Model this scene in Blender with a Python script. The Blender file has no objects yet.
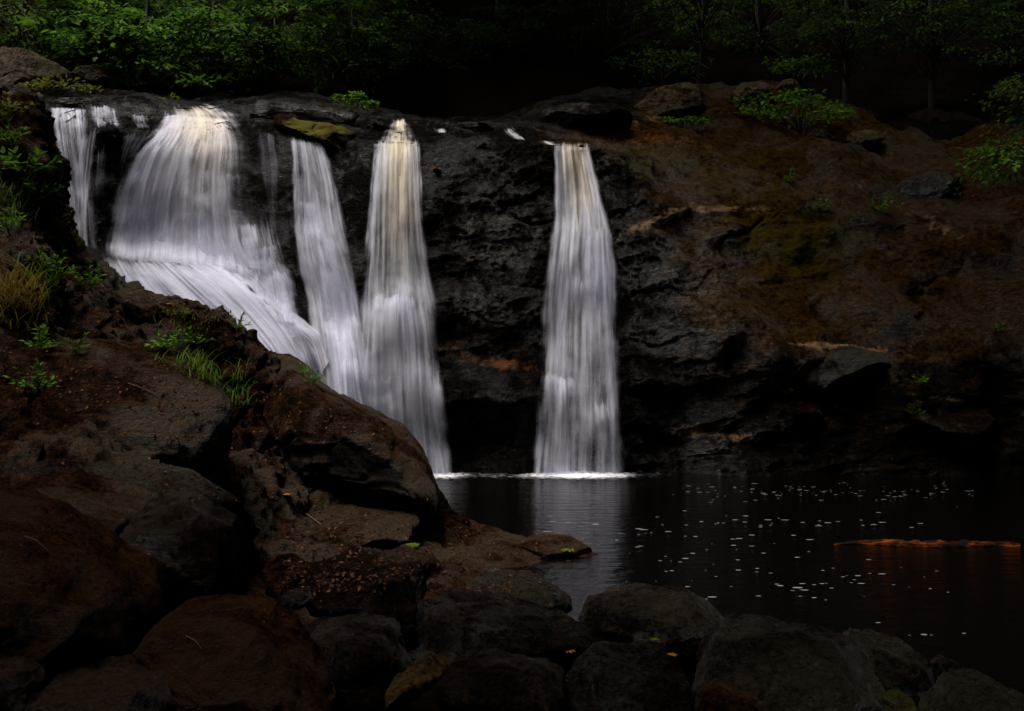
import bpy, math, random
import numpy as np
from mathutils import Vector
from mathutils.bvhtree import BVHTree

# ------------------------------------------------------------ camera, world, sun, exposure
scene = bpy.context.scene
col = scene.collection
H0 = 2.6
FL = 1000.0
cam_d = bpy.data.cameras.new('camera'); cam = bpy.data.objects.new('camera', cam_d); col.objects.link(cam)
cam_d.sensor_width = 36; cam_d.lens = FL * 36 / 1024; cam_d.clip_end = 500; cam_d.clip_start = 0.05
cam.location = (0, 0, H0); cam.rotation_euler = (math.radians(90), 0, 0)
scene.camera = cam

SUN_EL, SUN_AZ = 70, 252      # azimuth the light comes FROM, clockwise from +Y
w = bpy.data.worlds.new('World'); scene.world = w; w.use_nodes = True
nt = w.node_tree
sky = nt.nodes.new('ShaderNodeTexSky'); sky.sky_type = 'NISHITA'; sky.sun_disc = False
sky.air_density = 0.5; sky.dust_density = 9.0; sky.ozone_density = 0.0   # pale overcast sky
sky.sun_elevation = math.radians(SUN_EL); sky.sun_rotation = math.radians(SUN_AZ)
bg = nt.nodes['Background']; bg.inputs['Strength'].default_value = 0.05
nt.links.new(sky.outputs[0], bg.inputs['Color'])
sd = bpy.data.lights.new('sun', 'SUN'); sun = bpy.data.objects.new('sun', sd); col.objects.link(sun)
sd.energy = 5.0; sd.angle = math.radians(26); sd.color = (1.0, 0.95, 0.89)
az, el = math.radians(SUN_AZ), math.radians(SUN_EL)
SDIR = Vector((math.sin(az) * math.cos(el), math.cos(az) * math.cos(el), math.sin(el)))
sun.rotation_euler = SDIR.to_track_quat('Z', 'Y').to_euler(); sun.location = (-10, -10, 30)
scene.view_settings.view_transform = 'Standard'; scene.view_settings.look = 'None'
scene.view_settings.exposure = 0.0; scene.view_settings.gamma = 1.0
scene.cycles.use_denoising = True
scene.cycles.transparent_max_bounces = 24
scene.cycles.max_bounces = 6

# ------------------------------------------------------------ helpers
def P(px, py, Y):
    return np.array([(px - 512) / FL * Y, Y, H0 - (py - 355.5) / FL * Y])

rng = np.random.RandomState(7)
_perm = rng.permutation(256); _perm = np.concatenate([_perm, _perm, _perm])
_g = rng.normal(size=(256, 3)); _g /= np.linalg.norm(_g, axis=1)[:, None]

def perlin(p):
    p = np.asarray(p, float)
    i = np.floor(p).astype(int); f = p - i; i &= 255
    u = f * f * f * (f * (f * 6 - 15) + 10)
    out = 0
    for dx in (0, 1):
        wx = u[..., 0] if dx else 1 - u[..., 0]
        for dy in (0, 1):
            wy = u[..., 1] if dy else 1 - u[..., 1]
            for dz in (0, 1):
                wz = u[..., 2] if dz else 1 - u[..., 2]
                h = _perm[_perm[_perm[(i[..., 0] + dx) & 255] + ((i[..., 1] + dy) & 255)] + ((i[..., 2] + dz) & 255)]
                g = _g[h]
                d = g[..., 0] * (f[..., 0] - dx) + g[..., 1] * (f[..., 1] - dy) + g[..., 2] * (f[..., 2] - dz)
                out = out + wx * wy * wz * d
    return out * 1.6

def fbm(p, o=4, lac=2.03, gain=0.5):
    a, s = 1.0, 0
    p = np.asarray(p, float)
    for k in range(o):
        s = s + a * perlin(p + k * 17.3); p = p * lac; a *= gain
    return s

def ridge(p, o=4):
    a, s = 1.0, 0
    p = np.asarray(p, float)
    for k in range(o):
        s = s + a * (1 - np.abs(perlin(p + k * 9.1)) * 2.2); p = p * 2.1; a *= 0.5
    return s - 1.0

def tag(o, label=None, cat=None, group=None, kind=None):
    if label: o['label'] = label
    if cat: o['category'] = cat
    if group: o['group'] = group
    if kind: o['kind'] = kind
    return o

def raw_mesh(name, V, F, mat, smooth=True, attrs=None, uv=None):
    V = np.asarray(V, np.float32); F = np.asarray(F, np.int32)
    me = bpy.data.meshes.new(name); n, k = F.shape
    me.vertices.add(len(V)); me.vertices.foreach_set('co', V.ravel())
    me.loops.add(n * k); me.loops.foreach_set('vertex_index', F.ravel())
    me.polygons.add(n); me.polygons.foreach_set('loop_start', np.arange(0, n * k, k, dtype=np.int32))
    me.update(calc_edges=True); me.validate()
    me.polygons.foreach_set('use_smooth', np.full(len(me.polygons), smooth))
    for key, val in (attrs or {}).items():
        if getattr(val, 'ndim', 1) == 2:
            a = me.attributes.new(key, 'FLOAT_COLOR', 'POINT'); a.data.foreach_set('color', np.asarray(val, np.float32).ravel())
        else:
            a = me.attributes.new(key, 'FLOAT', 'POINT'); a.data.foreach_set('value', np.asarray(val, np.float32).ravel())
    me.materials.append(mat)
    return me

def link(name, me, parent=None, loc=None):
    o = bpy.data.objects.new(name, me); col.objects.link(o)
    if loc is not None: o.location = loc
    if parent: o.parent = parent
    return o

def rebase(V, base):
    return np.asarray(V) - np.asarray(base)[None, :]

def grid_faces(nu, nv, wrap_u=False):
    i = np.arange(nv - 1)[:, None]; j = np.arange(nu if wrap_u else nu - 1)[None, :]
    a = i * nu + j; b = i * nu + (j + 1) % nu
    return np.stack([a, b, b + nu, a + nu], -1).reshape(-1, 4)

def catmull(xs, Y, xq):
    """piecewise cubic through Y (len(xs), ...) with limited tangents"""
    xs = np.asarray(xs, float); Y = np.asarray(Y, float)
    h = np.diff(xs); sh = (slice(None),) + (None,) * (Y.ndim - 1)
    d = np.diff(Y, axis=0) / h[sh]
    m = np.zeros_like(Y); m[0] = d[0]; m[-1] = d[-1]
    m[1:-1] = np.where(d[:-1] * d[1:] > 0, 2 * d[:-1] * d[1:] / (d[:-1] + d[1:] + 1e-12), 0.25 * (d[:-1] + d[1:]))
    k = np.clip(np.searchsorted(xs, xq, 'right') - 1, 0, len(xs) - 2)
    t = ((xq - xs[k]) / h[k])[sh]; hh = h[k][sh]
    return ((2*t**3 - 3*t**2 + 1) * Y[k] + (t**3 - 2*t**2 + t) * hh * m[k] + (-2*t**3 + 3*t**2) * Y[k+1] + (t**3 - t**2) * hh * m[k+1])

def grid_normals(G):
    du = np.gradient(G, axis=1); dv = np.gradient(G, axis=0)
    n = np.cross(du, dv); n /= np.linalg.norm(n, axis=-1)[..., None] + 1e-9
    return n

def sstep(a, b, x):
    t = np.clip((x - a) / (b - a), 0, 1); return t * t * (3 - 2 * t)

# ------------------------------------------------------------ materials
class NT:
    def __init__(s, name):
        s.m = bpy.data.materials.new(name); s.m.use_nodes = True
        s.t = s.m.node_tree; s.t.nodes.clear(); s.out = s.t.nodes.new('ShaderNodeOutputMaterial')
    def n(s, typ, props=None, **ins):
        nd = s.t.nodes.new(typ)
        for k, v in (props or {}).items(): setattr(nd, k, v)
        for k, v in ins.items():
            k = k.replace('_', ' ')
            s.set(nd.inputs[int(k[1:])] if k[0] == 'i' and k[1:].isdigit() else nd.inputs[k], v)
        return nd
    def set(s, sock, v):
        if isinstance(v, bpy.types.NodeSocket): s.t.links.new(v, sock)
        elif isinstance(v, bpy.types.Node): s.t.links.new(v.outputs[0], sock)
        else: sock.default_value = v
    def math(s, op, a, b=0.0, clamp=False):
        nd = s.t.nodes.new('ShaderNodeMath'); nd.operation = op; nd.use_clamp = clamp
        s.set(nd.inputs[0], a); s.set(nd.inputs[1], b); return nd.outputs[0]
    def ramp(s, x, lo, hi):
        nd = s.t.nodes.new('ShaderNodeMapRange'); nd.interpolation_type = 'SMOOTHSTEP'
        s.set(nd.inputs[0], x); nd.inputs[1].default_value = lo; nd.inputs[2].default_value = hi
        return nd.outputs[0]
    def mix(s, f, a, b):
        nd = s.t.nodes.new('ShaderNodeMix'); nd.data_type = 'RGBA'
        s.set(nd.inputs[0], f); s.set(nd.inputs[6], a); s.set(nd.inputs[7], b); return nd.outputs[2]
    def noise(s, vec, scale, detail=4, rough=0.55, dist=0.0):
        nd = s.t.nodes.new('ShaderNodeTexNoise'); s.set(nd.inputs['Vector'], vec)
        nd.inputs['Scale'].default_value = scale; nd.inputs['Detail'].default_value = detail
        nd.inputs['Roughness'].default_value = rough; nd.inputs['Distortion'].default_value = dist
        return nd.outputs[0]
    def mapping(s, vec, scale=(1, 1, 1), rot=(0, 0, 0), loc=(0, 0, 0)):
        nd = s.t.nodes.new('ShaderNodeMapping'); s.set(nd.inputs[0], vec)
        nd.inputs['Scale'].default_value = scale; nd.inputs['Rotation'].default_value = rot; nd.inputs['Location'].default_value = loc
        return nd.outputs[0]

def C4(c): return (c[0], c[1], c[2], 1.0)

def rock_mat(name, dark, brown, grey, moss=(0.03, 0.04, 0.008), moss_amt=0.3, litter=0.0, wet=0.6, bump=1.0, grey_amt=0.35, lichen=0.1, fs=1.0, painted=False):
    """fs scales the fine grain: 1 for stone seen from afar, 2.5 for stone close by"""
    g = NT(name)
    geo = g.n('ShaderNodeNewGeometry')
    pos = geo.outputs['Position']
    nz = g.n('ShaderNodeSeparateXYZ', Vector=geo.outputs['Normal']).outputs[2]
    big = g.noise(pos, 0.55, 5, 0.6, 0.4); mid = g.noise(pos, 2.6, 8, 0.7, 0.6); fine = g.noise(pos, 9 * fs, 6, 0.75, 0.3)
    fin2 = g.noise(pos, 30 * fs, 4, 0.7)
    stretched = g.noise(g.mapping(pos, (1.2, 1.2, 4.0), (0.0, 0.22, 0)), 2.2, 8, 0.72, 0.9)
    A = lambda nm: g.n('ShaderNodeAttribute', {'attribute_name': nm}).outputs['Fac']
    if painted:
        jit = g.math('ADD', g.math('MULTIPLY', g.math('SUBTRACT', mid, 0.5), 1.7), g.math('MULTIPLY', g.math('SUBTRACT', fine, 0.5), 1.1))
        c = g.mix(g.ramp(g.math('ADD', A('brown'), jit), 0.25, 0.85), C4(dark), C4(brown))
    else:
        c = g.mix(g.ramp(g.math('ADD', mid, g.math('MULTIPLY', g.math('SUBTRACT', fine, 0.5), 0.5)), 0.36, 0.62), C4(dark), C4(brown))
    c = g.mix(g.math('MULTIPLY', g.ramp(g.math('ADD', stretched, g.math('MULTIPLY', g.math('SUBTRACT', fin2, 0.5), 0.5)), 0.48, 0.68), grey_amt), c, C4(grey))
    c = g.mix(g.ramp(fine, 0.36, 0.62), g.mix(0.7, c, C4((0.001, 0.001, 0.001))), c)
    c = g.mix(g.math('MULTIPLY', g.ramp(fin2, 0.58, 0.72), 0.45), c, g.mix(0.35, c, C4(grey)))
    mo = g.math('MULTIPLY', g.ramp(nz, -0.1, 0.65), g.ramp(g.math('ADD', big, g.math('MULTIPLY', fine, 0.25)), 0.60, 0.74))
    if painted: mo = g.ramp(g.math('ADD', A('mossy'), g.math('MULTIPLY', jit, 0.8)), 0.3, 0.9)
    c = g.mix(g.math('MULTIPLY', mo, moss_amt), c, g.mix(fine, C4(moss), C4((moss[0]*0.3, moss[1]*0.4, moss[2]*0.5))))
    if painted:
        c = g.mix(g.math('MULTIPLY', g.ramp(g.math('ADD', A('tan'), jit), 0.35, 0.9), 0.85), c, C4((0.26, 0.15, 0.075)))  # tan highlight of the ledge lips mixed into the colour
        c = g.mix(g.math('MULTIPLY', g.ramp(g.math('ADD', A('rust'), jit), 0.35, 0.9), 0.85), c, C4((0.16, 0.055, 0.012)))
    vor = g.n('ShaderNodeTexVoronoi', Vector=pos, Scale=9.0).outputs['Distance']
    li = g.math('MULTIPLY', g.math('LESS_THAN', g.math('ADD', vor, g.math('MULTIPLY', fin2, 0.5)), 0.36), g.ramp(big, 0.5, 0.6))
    c = g.mix(g.math('MULTIPLY', li, lichen), c, C4((0.12, 0.11, 0.08)))
    if litter > 0:
        v2 = g.n('ShaderNodeTexVoronoi', Vector=g.mapping(pos, (1, 1, 1.6)), Scale=42.0)
        rnd = g.n('ShaderNodeSeparateColor', Color=v2.outputs['Color']).outputs[0]
        spot = g.math('MULTIPLY', g.math('GREATER_THAN', rnd, 0.5), g.math('LESS_THAN', v2.outputs['Distance'], 0.45))
        lf = g.math('MULTIPLY', g.math('MULTIPLY', spot, g.ramp(nz, 0.1, 0.6)), g.ramp(mid, 0.40, 0.6))
        lc = g.mix(rnd, C4((0.15, 0.062, 0.026)), C4((0.035, 0.014, 0.008)))
        base = g.math('MULTIPLY', g.ramp(nz, 0.1, 0.7), g.ramp(g.math('ADD', big, g.math('MULTIPLY', g.math('SUBTRACT', fine, 0.5), 0.8)), 0.36, 0.6))
        c = g.mix(g.math('MULTIPLY', base, litter * 0.75), c, g.mix(fine, C4((0.008, 0.003, 0.002)), C4((0.085, 0.032, 0.013))))
        c = g.mix(g.math('MULTIPLY', lf, litter), c, lc)
    rough = g.math('ADD', g.math('MULTIPLY', g.ramp(fine, 0.3, 0.7), 0.3), 0.62 - wet * 0.38, True)
    h = g.math('ADD', g.math('MULTIPLY', mid, 0.7), g.math('MULTIPLY', fine, 0.65))
    h = g.math('ADD', h, g.math('MULTIPLY', fin2, 0.30))
    h = g.math('ADD', h, g.math('MULTIPLY', stretched, 0.7))
    b = g.n('ShaderNodeBump', Strength=1.0, Distance=0.22 * bump, Height=h)
    p = g.n('ShaderNodeBsdfPrincipled', Base_Color=c, Roughness=rough, Normal=b)
    wv = g.ramp(g.math('ADD', big, g.math('MULTIPLY', mid, 0.6)), 0.74, 0.92)
    if painted: wv = g.math('ADD', g.math('MULTIPLY', wv, 0.5), g.ramp(g.math('ADD', A('wet'), jit), 0.35, 1.0), True)
    spec = g.math('MULTIPLY', wv, 0.42 * wet)
    g.set(p.inputs['Specular IOR Level'], g.math('ADD', spec, 0.012))
    g.set(g.out.inputs[0], p); return g.m

def leaf_mat(name, a, b, trans=0.35, rough=0.7):
    g = NT(name)
    at = g.n('ShaderNodeAttribute', {'attribute_name': 'rnd'}).outputs['Fac']
    c = g.mix(at, C4(a), C4(b))
    d = g.n('ShaderNodeBsdfPrincipled', Base_Color=c, Roughness=rough)
    d.inputs['Specular IOR Level'].default_value = 0.08
    t = g.n('ShaderNodeBsdfTranslucent', Color=c)
    g.set(g.out.inputs[0], g.n('ShaderNodeMixShader', i0=trans, i1=d, i2=t)); return g.m

def bark_mat(name, a, b, sc=6):
    g = NT(name)
    pos = g.n('ShaderNodeTexCoord').outputs['Object']
    n = g.noise(g.mapping(pos, (1, 1, 0.2)), sc * 4, 5, 0.7)
    c = g.mix(n, C4(a), C4(b))
    bp = g.n('ShaderNodeBump', Strength=0.8, Distance=0.03, Height=n)
    g.set(g.out.inputs[0], g.n('ShaderNodeBsdfPrincipled', Base_Color=c, Roughness=0.85, Normal=bp)); return g.m

def water_mat():
    g = NT('pool_water')
    pos = g.n('ShaderNodeNewGeometry').outputs['Position']
    n1 = g.noise(g.mapping(pos, (1.0, 3.0, 1)), 1.8, 3, 0.5, 0.3)
    n2 = g.noise(g.mapping(pos, (1.0, 2.6, 1)), 9.0, 3, 0.55)
    h = g.math('ADD', n1, g.math('MULTIPLY', n2, 0.3))
    b = g.n('ShaderNodeBump', Strength=0.65, Distance=0.04, Height=h)
    p = g.n('ShaderNodeBsdfPrincipled', Base_Color=C4((0.0008, 0.0006, 0.0005)), Roughness=0.10, IOR=1.33, Normal=b)
    g.set(g.out.inputs[0], p); return g.m

def fall_mat():
    g = NT('falling_water')
    A = lambda nm: g.n('ShaderNodeAttribute', {'attribute_name': nm}).outputs['Fac']
    fu, fv, dn, ti, ly = A('fu'), A('fv'), A('dens'), A('tint'), A('lay')
    def vec(su, sv, off):
        return g.n('ShaderNodeCombineXYZ', X=g.math('MULTIPLY', fu, su), Y=g.math('MULTIPLY', fv, sv), Z=g.math('ADD', g.math('MULTIPLY', ly, 5.3), off)).outputs[0]
    wob = g.math('MULTIPLY', g.math('SUBTRACT', g.noise(vec(1.5, 0.8, 3.0), 1.0, 2), 0.5), 0.12)
    fu0 = fu; fu = g.math('ADD', fu, wob)
    n1 = g.noise(vec(3.6, 0.42, 0.0), 1.0, 2, 0.5)
    n2 = g.noise(vec(13, 0.55, 11.0), 1.0, 1, 0.5)
    n3 = g.noise(vec(38, 0.9, 23.0), 1.0, 1, 0.5)
    n4 = g.noise(vec(2.4, 1.5, 31.0), 1.0, 3, 0.5)
    s = g.math('ADD', g.math('MULTIPLY', g.math('SUBTRACT', n1, 0.5), 1.7), g.math('MULTIPLY', g.math('SUBTRACT', n2, 0.5), 1.15))
    s = g.math('ADD', s, g.math('MULTIPLY', g.math('SUBTRACT', n3, 0.5), 0.4))
    s = g.math('ADD', s, g.math('MULTIPLY', g.math('SUBTRACT', n4, 0.5), 1.1))
    al = g.math('ADD', dn, s)
    al = g.ramp(al, -0.08, 1.4)
    al = g.math('MULTIPLY', al, g.ramp(dn, 0.0, 0.5))
    c = g.mix(ti, C4((0.76, 0.77, 0.89)), C4((0.90, 0.80, 0.62)))
    d = g.n('ShaderNodeBsdfDiffuse', Color=c); t = g.n('ShaderNodeBsdfTranslucent', Color=c)
    dt = g.n('ShaderNodeMixShader', i0=0.3, i1=d, i2=t)
    tr = g.n('ShaderNodeBsdfTransparent')
    g.set(g.out.inputs[0], g.n('ShaderNodeMixShader', i0=al, i1=tr, i2=dt)); return g.m

def foam_mat():
    g = NT('foam')
    pos = g.n('ShaderNodeNewGeometry').outputs['Position']
    dn = g.n('ShaderNodeAttribute', {'attribute_name': 'dens'}).outputs['Fac']
    n = g.noise(g.mapping(pos, (1, 2.5, 1)), 7, 4, 0.65)
    al = g.ramp(g.math('ADD', dn, g.math('MULTIPLY', g.math('SUBTRACT', n, 0.5), 1.6)), 0.2, 0.9)
    al = g.math('MULTIPLY', al, g.ramp(dn, 0.0, 0.25))
    d = g.n('ShaderNodeBsdfDiffuse', Color=C4((0.75, 0.75, 0.8)))
    g.set(g.out.inputs[0], g.n('ShaderNodeMixShader', i0=al, i1=g.n('ShaderNodeBsdfTransparent'), i2=d)); return g.m

def flat_mat(name, c, rough=0.6):
    g = NT(name)
    pos = g.n('ShaderNodeNewGeometry').outputs['Position']
    n = g.noise(pos, 30, 3)
    cc = g.mix(n, C4([x * 0.6 for x in c]), C4(c))
    g.set(g.out.inputs[0], g.n('ShaderNodeBsdfPrincipled', Base_Color=cc, Roughness=rough)); return g.m

M = {}
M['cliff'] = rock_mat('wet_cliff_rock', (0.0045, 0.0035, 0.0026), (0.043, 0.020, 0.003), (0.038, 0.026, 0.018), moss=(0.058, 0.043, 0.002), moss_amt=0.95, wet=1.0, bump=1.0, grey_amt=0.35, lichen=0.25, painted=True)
M['toprock'] = rock_mat('wet_black_rock', (0.003, 0.0027, 0.0025), (0.014, 0.009, 0.006), (0.045, 0.04, 0.04), moss=(0.04, 0.034, 0.006), moss_amt=0.5, wet=1.0, lichen=0.4)
M['cliff2'] = rock_mat('brown_cliff_rock', (0.003, 0.002, 0.002), (0.020, 0.009, 0.003), (0.05, 0.028, 0.014), moss=(0.03, 0.03, 0.004), moss_amt=0.4, wet=0.8, grey_amt=0.5)
M['bank'] = rock_mat('bank_rock', (0.004, 0.0024, 0.0012), (0.038, 0.014, 0.004), (0.058, 0.032, 0.018), moss=(0.055, 0.062, 0.007), moss_amt=0.75, litter=0.9, wet=0.55, grey_amt=0.3, lichen=0.3, fs=1.6)
M['boulder'] = rock_mat('mossy_boulder', (0.0025, 0.0014, 0.0007), (0.036, 0.015, 0.002), (0.034, 0.020, 0.009), moss=(0.04, 0.024, 0.002), moss_amt=0.9, litter=0.8, wet=0.7, grey_amt=0.15, fs=3.0, bump=0.5)
M['greyrock'] = rock_mat('grey_stone', (0.0025, 0.002, 0.0018), (0.013, 0.0105, 0.009), (0.075, 0.068, 0.066), moss=(0.035, 0.035, 0.007), moss_amt=0.4, litter=0.3, wet=1.2, grey_amt=0.5, fs=2.6, bump=0.6)
M['darkrock'] = rock_mat('black_wet_stone', (0.002, 0.0015, 0.001), (0.012, 0.007, 0.003), (0.035, 0.028, 0.024), moss=(0.015, 0.016, 0.002), moss_amt=0.7, litter=0.4, wet=1.0, grey_amt=0.3, fs=2.8, bump=0.5)
M['rustrock'] = rock_mat('rusty_mossy_boulder', (0.003, 0.0016, 0.0007), (0.075, 0.030, 0.003), (0.05, 0.028, 0.01), moss=(0.06, 0.03, 0.002), moss_amt=0.9, litter=0.9, wet=0.3, grey_amt=0.1, fs=3.0, bump=0.5)
M['palerock'] = rock_mat('pale_stone', (0.05, 0.034, 0.02), (0.13, 0.09, 0.055), (0.22, 0.17, 0.12), moss=(0.06, 0.055, 0.008), moss_amt=0.8, wet=0.1, grey_amt=0.6)
M['palerock2'] = rock_mat('greyish_pale_stone', (0.03, 0.024, 0.014), (0.12, 0.095, 0.06), (0.24, 0.20, 0.17), moss=(0.06, 0.06, 0.006), moss_amt=0.9, wet=0.1, grey_amt=0.5)  # greyer and a little mossier than the other pale stone
M['yellowrock'] = rock_mat('mossy_yellow_stone', (0.012, 0.007, 0.003), (0.075, 0.036, 0.010), (0.09, 0.055, 0.02), moss=(0.17, 0.14, 0.006), moss_amt=1.0, wet=0.2, grey_amt=0.3)
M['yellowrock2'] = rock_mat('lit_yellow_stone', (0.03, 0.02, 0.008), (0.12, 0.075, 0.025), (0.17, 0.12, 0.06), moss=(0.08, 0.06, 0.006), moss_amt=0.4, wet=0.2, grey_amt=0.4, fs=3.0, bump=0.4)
M['soil'] = rock_mat('forest_soil', (0.002, 0.0015, 0.001), (0.006, 0.0035, 0.002), (0.01, 0.0065, 0.004), moss=(0.004, 0.006, 0.001), moss_amt=0.5, litter=0.1, wet=0.0, grey_amt=0.15, lichen=0.0)
M['leaf_bright'] = leaf_mat('bright_leaf', (0.014, 0.045, 0.006), (0.125, 0.25, 0.022))
M['leaf_mid'] = leaf_mat('mid_leaf', (0.011, 0.036, 0.005), (0.10, 0.19, 0.018))
M['leaf_dark'] = leaf_mat('dark_leaf', (0.008, 0.025, 0.004), (0.062, 0.115, 0.013))  # darker leaf copy: shade of the dim trees put into the colour
M['leaf_olive'] = leaf_mat('olive_leaf', (0.07, 0.09, 0.015), (0.14, 0.13, 0.02))
M['grass_gold'] = leaf_mat('golden_grass', (0.10, 0.085, 0.014), (0.20, 0.12, 0.025))
M['grass_green'] = leaf_mat('green_grass', (0.05, 0.12, 0.014), (0.10, 0.16, 0.02))
M['litter'] = leaf_mat('fallen_leaf', (0.022, 0.010, 0.006), (0.13, 0.055, 0.022), 0.1, 0.6)
M['orange_leaf'] = leaf_mat('orange_leaf', (0.28, 0.10, 0.025), (0.3, 0.12, 0.03), 0.2)
M['lime_leaf'] = leaf_mat('lime_leaf', (0.06, 0.09, 0.01), (0.09, 0.115, 0.012), 0.2)
M['bark'] = bark_mat('dark_bark', (0.008, 0.006, 0.005), (0.03, 0.024, 0.02))
def log_mat():
    g = NT('wet_orange_log'); pos = g.n('ShaderNodeTexCoord').outputs['Object']
    n = g.noise(g.mapping(pos, (.5, 5, 5)), 5, 5, .7); n2 = g.noise(g.mapping(pos, (1, 3, 3)), 2.2, 3, .6)
    c = g.mix(g.ramp(n, .42, .66), C4((0.012, 0.004, 0.002)), C4((0.19, 0.045, 0.004)))
    c = g.mix(g.ramp(n2, .42, .6), C4((0.006, 0.003, 0.002)), c)
    bp = g.n('ShaderNodeBump', Strength=1.0, Distance=0.04, Height=n)
    g.set(g.out.inputs[0], g.n('ShaderNodeBsdfPrincipled', Base_Color=c, Roughness=0.8, Normal=bp, Specular_IOR_Level=0.05)); return g.m
M['log'] = log_mat()
M['pool'] = water_mat(); M['fall'] = fall_mat(); M['foam'] = foam_mat(); M['fleck'] = flat_mat('foam_fleck', (0.19, 0.20, 0.225))

# ------------------------------------------------------------ terrain: hillside / gorge floor
def hill_z(x, y):
    z = np.full_like(x, -0.9)
    # shore the camera stands on
    shore = 0.55 * sstep(9.5, 4.5, y) + 0.5 * sstep(4.5, 0, y)
    z = z + (0.85 + shore) * sstep(9.6, 7.6, y + 0.30 * (x - 1.5))
    # left side of the gorge
    z = z + sstep(-5.0, -9.0, x + 0.25 * (y - 8)) * 2.6 * sstep(18, 14, y)
    lf = np.clip(-x - 9.5 , 0, None); z = z + lf * 0.8 * sstep(24, 17, y)
    rt = np.clip(x - 15 , 0, None); z = z + rt * 0.75
    back = 9.6 + 0.78 * (np.clip(y, 30.5, 75) - 30.5)
    back = back + 0.12 * np.clip(-x - 8, 0, 20)
    k = sstep(27.5, 29.5, y)
    z = z * (1 - k) + np.maximum(back, z) * k
    z = z + np.clip(-y - 6, 0, 30) * 0.35
    return z
nx, ny = 330, 330
xs = np.linspace(-60, 60, nx); ys = np.linspace(-36, 80, ny)
X, Y = np.meshgrid(xs, ys); Z = hill_z(X, Y)
pp = np.stack([X, Y, Z], -1)
Z = Z + fbm(pp * 0.35, 5) * 0.55 * sstep(27, 31, Y) + fbm(pp * 0.8, 4) * 0.12
G = np.stack([X, Y, Z], -1)
tag(link('ground', raw_mesh('ground', G.reshape(-1, 3), grid_faces(nx, ny), M['soil'])), kind='structure')
def ground_at(x, y):
    j = int(np.clip(round((x + 60) / 120 * (nx - 1)), 0, nx - 1)); i = int(np.clip(round((y + 36) / 116 * (ny - 1)), 0, ny - 1))
    return float(G[i, j, 2])

# ------------------------------------------------------------ cliff
CL = {
 -160: [(500,21),(475,21),(420,21.2),(360,21.5),(310,21.8),(260,22.3),(230,22.6),(190,23),(130,23.6),(104,24.2),(98,26),(94,28),(90,31)],
 50: [(500,22),(475,22),(420,22.2),(360,22.5),(310,22.8),(260,23.3),(230,23.6),(190,24),(130,24.6),(107,25.0),(101,26.5),(97,28),(95,31)],
 82: [(500,21),(475,21),(420,21.4),(360,21.8),(310,22.2),(262,22.6),(240,23.4),(190,23.6),(135,24.2),(112,24.7),(102,26.0),(97,28),(94,31)],
 95: [(500,20.8),(475,20.8),(420,21.2),(360,21.5),(305,21.8),(262,22.1),(246,22.8),(190,22.6),(136,22.75),(124,23.8),(103,24.8),(98,27),(94,31)],
 135: [(500,20.3),(475,20.3),(420,20.7),(360,21.1),(300,21.4),(264,21.8),(248,22.7),(190,22.6),(134,22.8),(122,23.9),(104,24.7),(98,27),(94,31)],
 180: [(500,20),(475,20),(420,20.2),(350,20.6),(300,21),(268,21.5),(252,22.5),(190,22.6),(148,22.9),(125,23.7),(112,25.2),(104,27),(99,31)],
 240: [(500,19.8),(475,19.8),(420,20),(370,20.3),(330,20.7),(288,21.3),(268,22.2),(210,22.5),(160,22.8),(136,23.3),(120,24.8),(108,26.5),(100,31)],
 290: [(500,19.8),(475,19.8),(430,20),(390,20.3),(350,20.6),(322,21),(302,22),(250,22.3),(200,22.6),(141,23.1),(124,24.3),(106,26),(100,31)],
 335: [(500,20.4),(475,20.5),(440,20.7),(410,20.9),(380,21.1),(345,21.6),(325,22),(270,22.2),(205,22.6),(147,23.2),(132,24.5),(112,26),(104,31)],
 400: [(500,21.3),(475,21.4),(440,21.5),(400,21.6),(350,21.8),(300,22.0),(285,22.3),(250,22.4),(200,22.6),(143,23.0),(132,24.6),(121,26),(116,31)],
 485: [(500,21.6),(475,21.7),(430,21.9),(395,21.65),(350,22.1),(310,22),(280,22.3),(240,22.4),(190,22.6),(142,23),(135,24.2),(129,26.5),(121,31)],
 580: [(500,21.6),(475,21.7),(430,21.8),(380,21.9),(340,22.1),(290,22.2),(250,22.3),(225,22.5),(180,22.9),(147,23.1),(133,25),(110,28),(94,31)],
 640: [(500,21.7),(475,21.8),(440,21.85),(405,22.0),(380,22.0),(340,22.2),(290,22.6),(240,22.9),(205,23.3),(155,24.2),(134,26),(110,28.4),(90,31)],
 700: [(500,21.7),(475,21.8),(440,21.9),(400,22.05),(378,22.0),(340,22.2),(290,22.8),(240,23.3),(212,23.8),(160,25),(136,26.5),(110,28.5),(86,31)],
 800: [(500,21.6),(475,21.8),(435,22.0),(400,22.2),(360,22.1),(335,22.6),(280,23.2),(230,23.8),(212,24.2),(165,25.6),(140,27),(122,28.5),(95,31)],
 900: [(500,21.4),(475,21.7),(430,22.0),(395,22.1),(364,22.1),(332,22.6),(280,23.2),(235,23.9),(218,24.3),(185,25.5),(165,26.5),(140,28.3),(118,31)],
 1060: [(500,21),(475,21.3),(430,21.6),(390,22),(360,22.2),(320,22.6),(270,23.2),(230,23.8),(210,24.2),(190,25.2),(170,26.2),(145,28),(124,31)],
 1400: [(500,17),(475,17.3),(430,17.6),(390,18),(360,18.2),(320,18.6),(270,19.2),(230,19.8),(210,20.2),(180,21.2),(160,22.2),(140,24),(120,28)],
}
pxs = sorted(CL)
ctrl = []
for p in pxs:
    pts = [P(p, py, y) for py, y in CL[p]]
    pts.append(pts[-1] + np.array([0, 1.2, -2.5]))
    ctrl.append(pts)
ctrl = np.array(ctrl)                       # (ncol, 14, 3)
NU, NV = 820, 470
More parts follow.
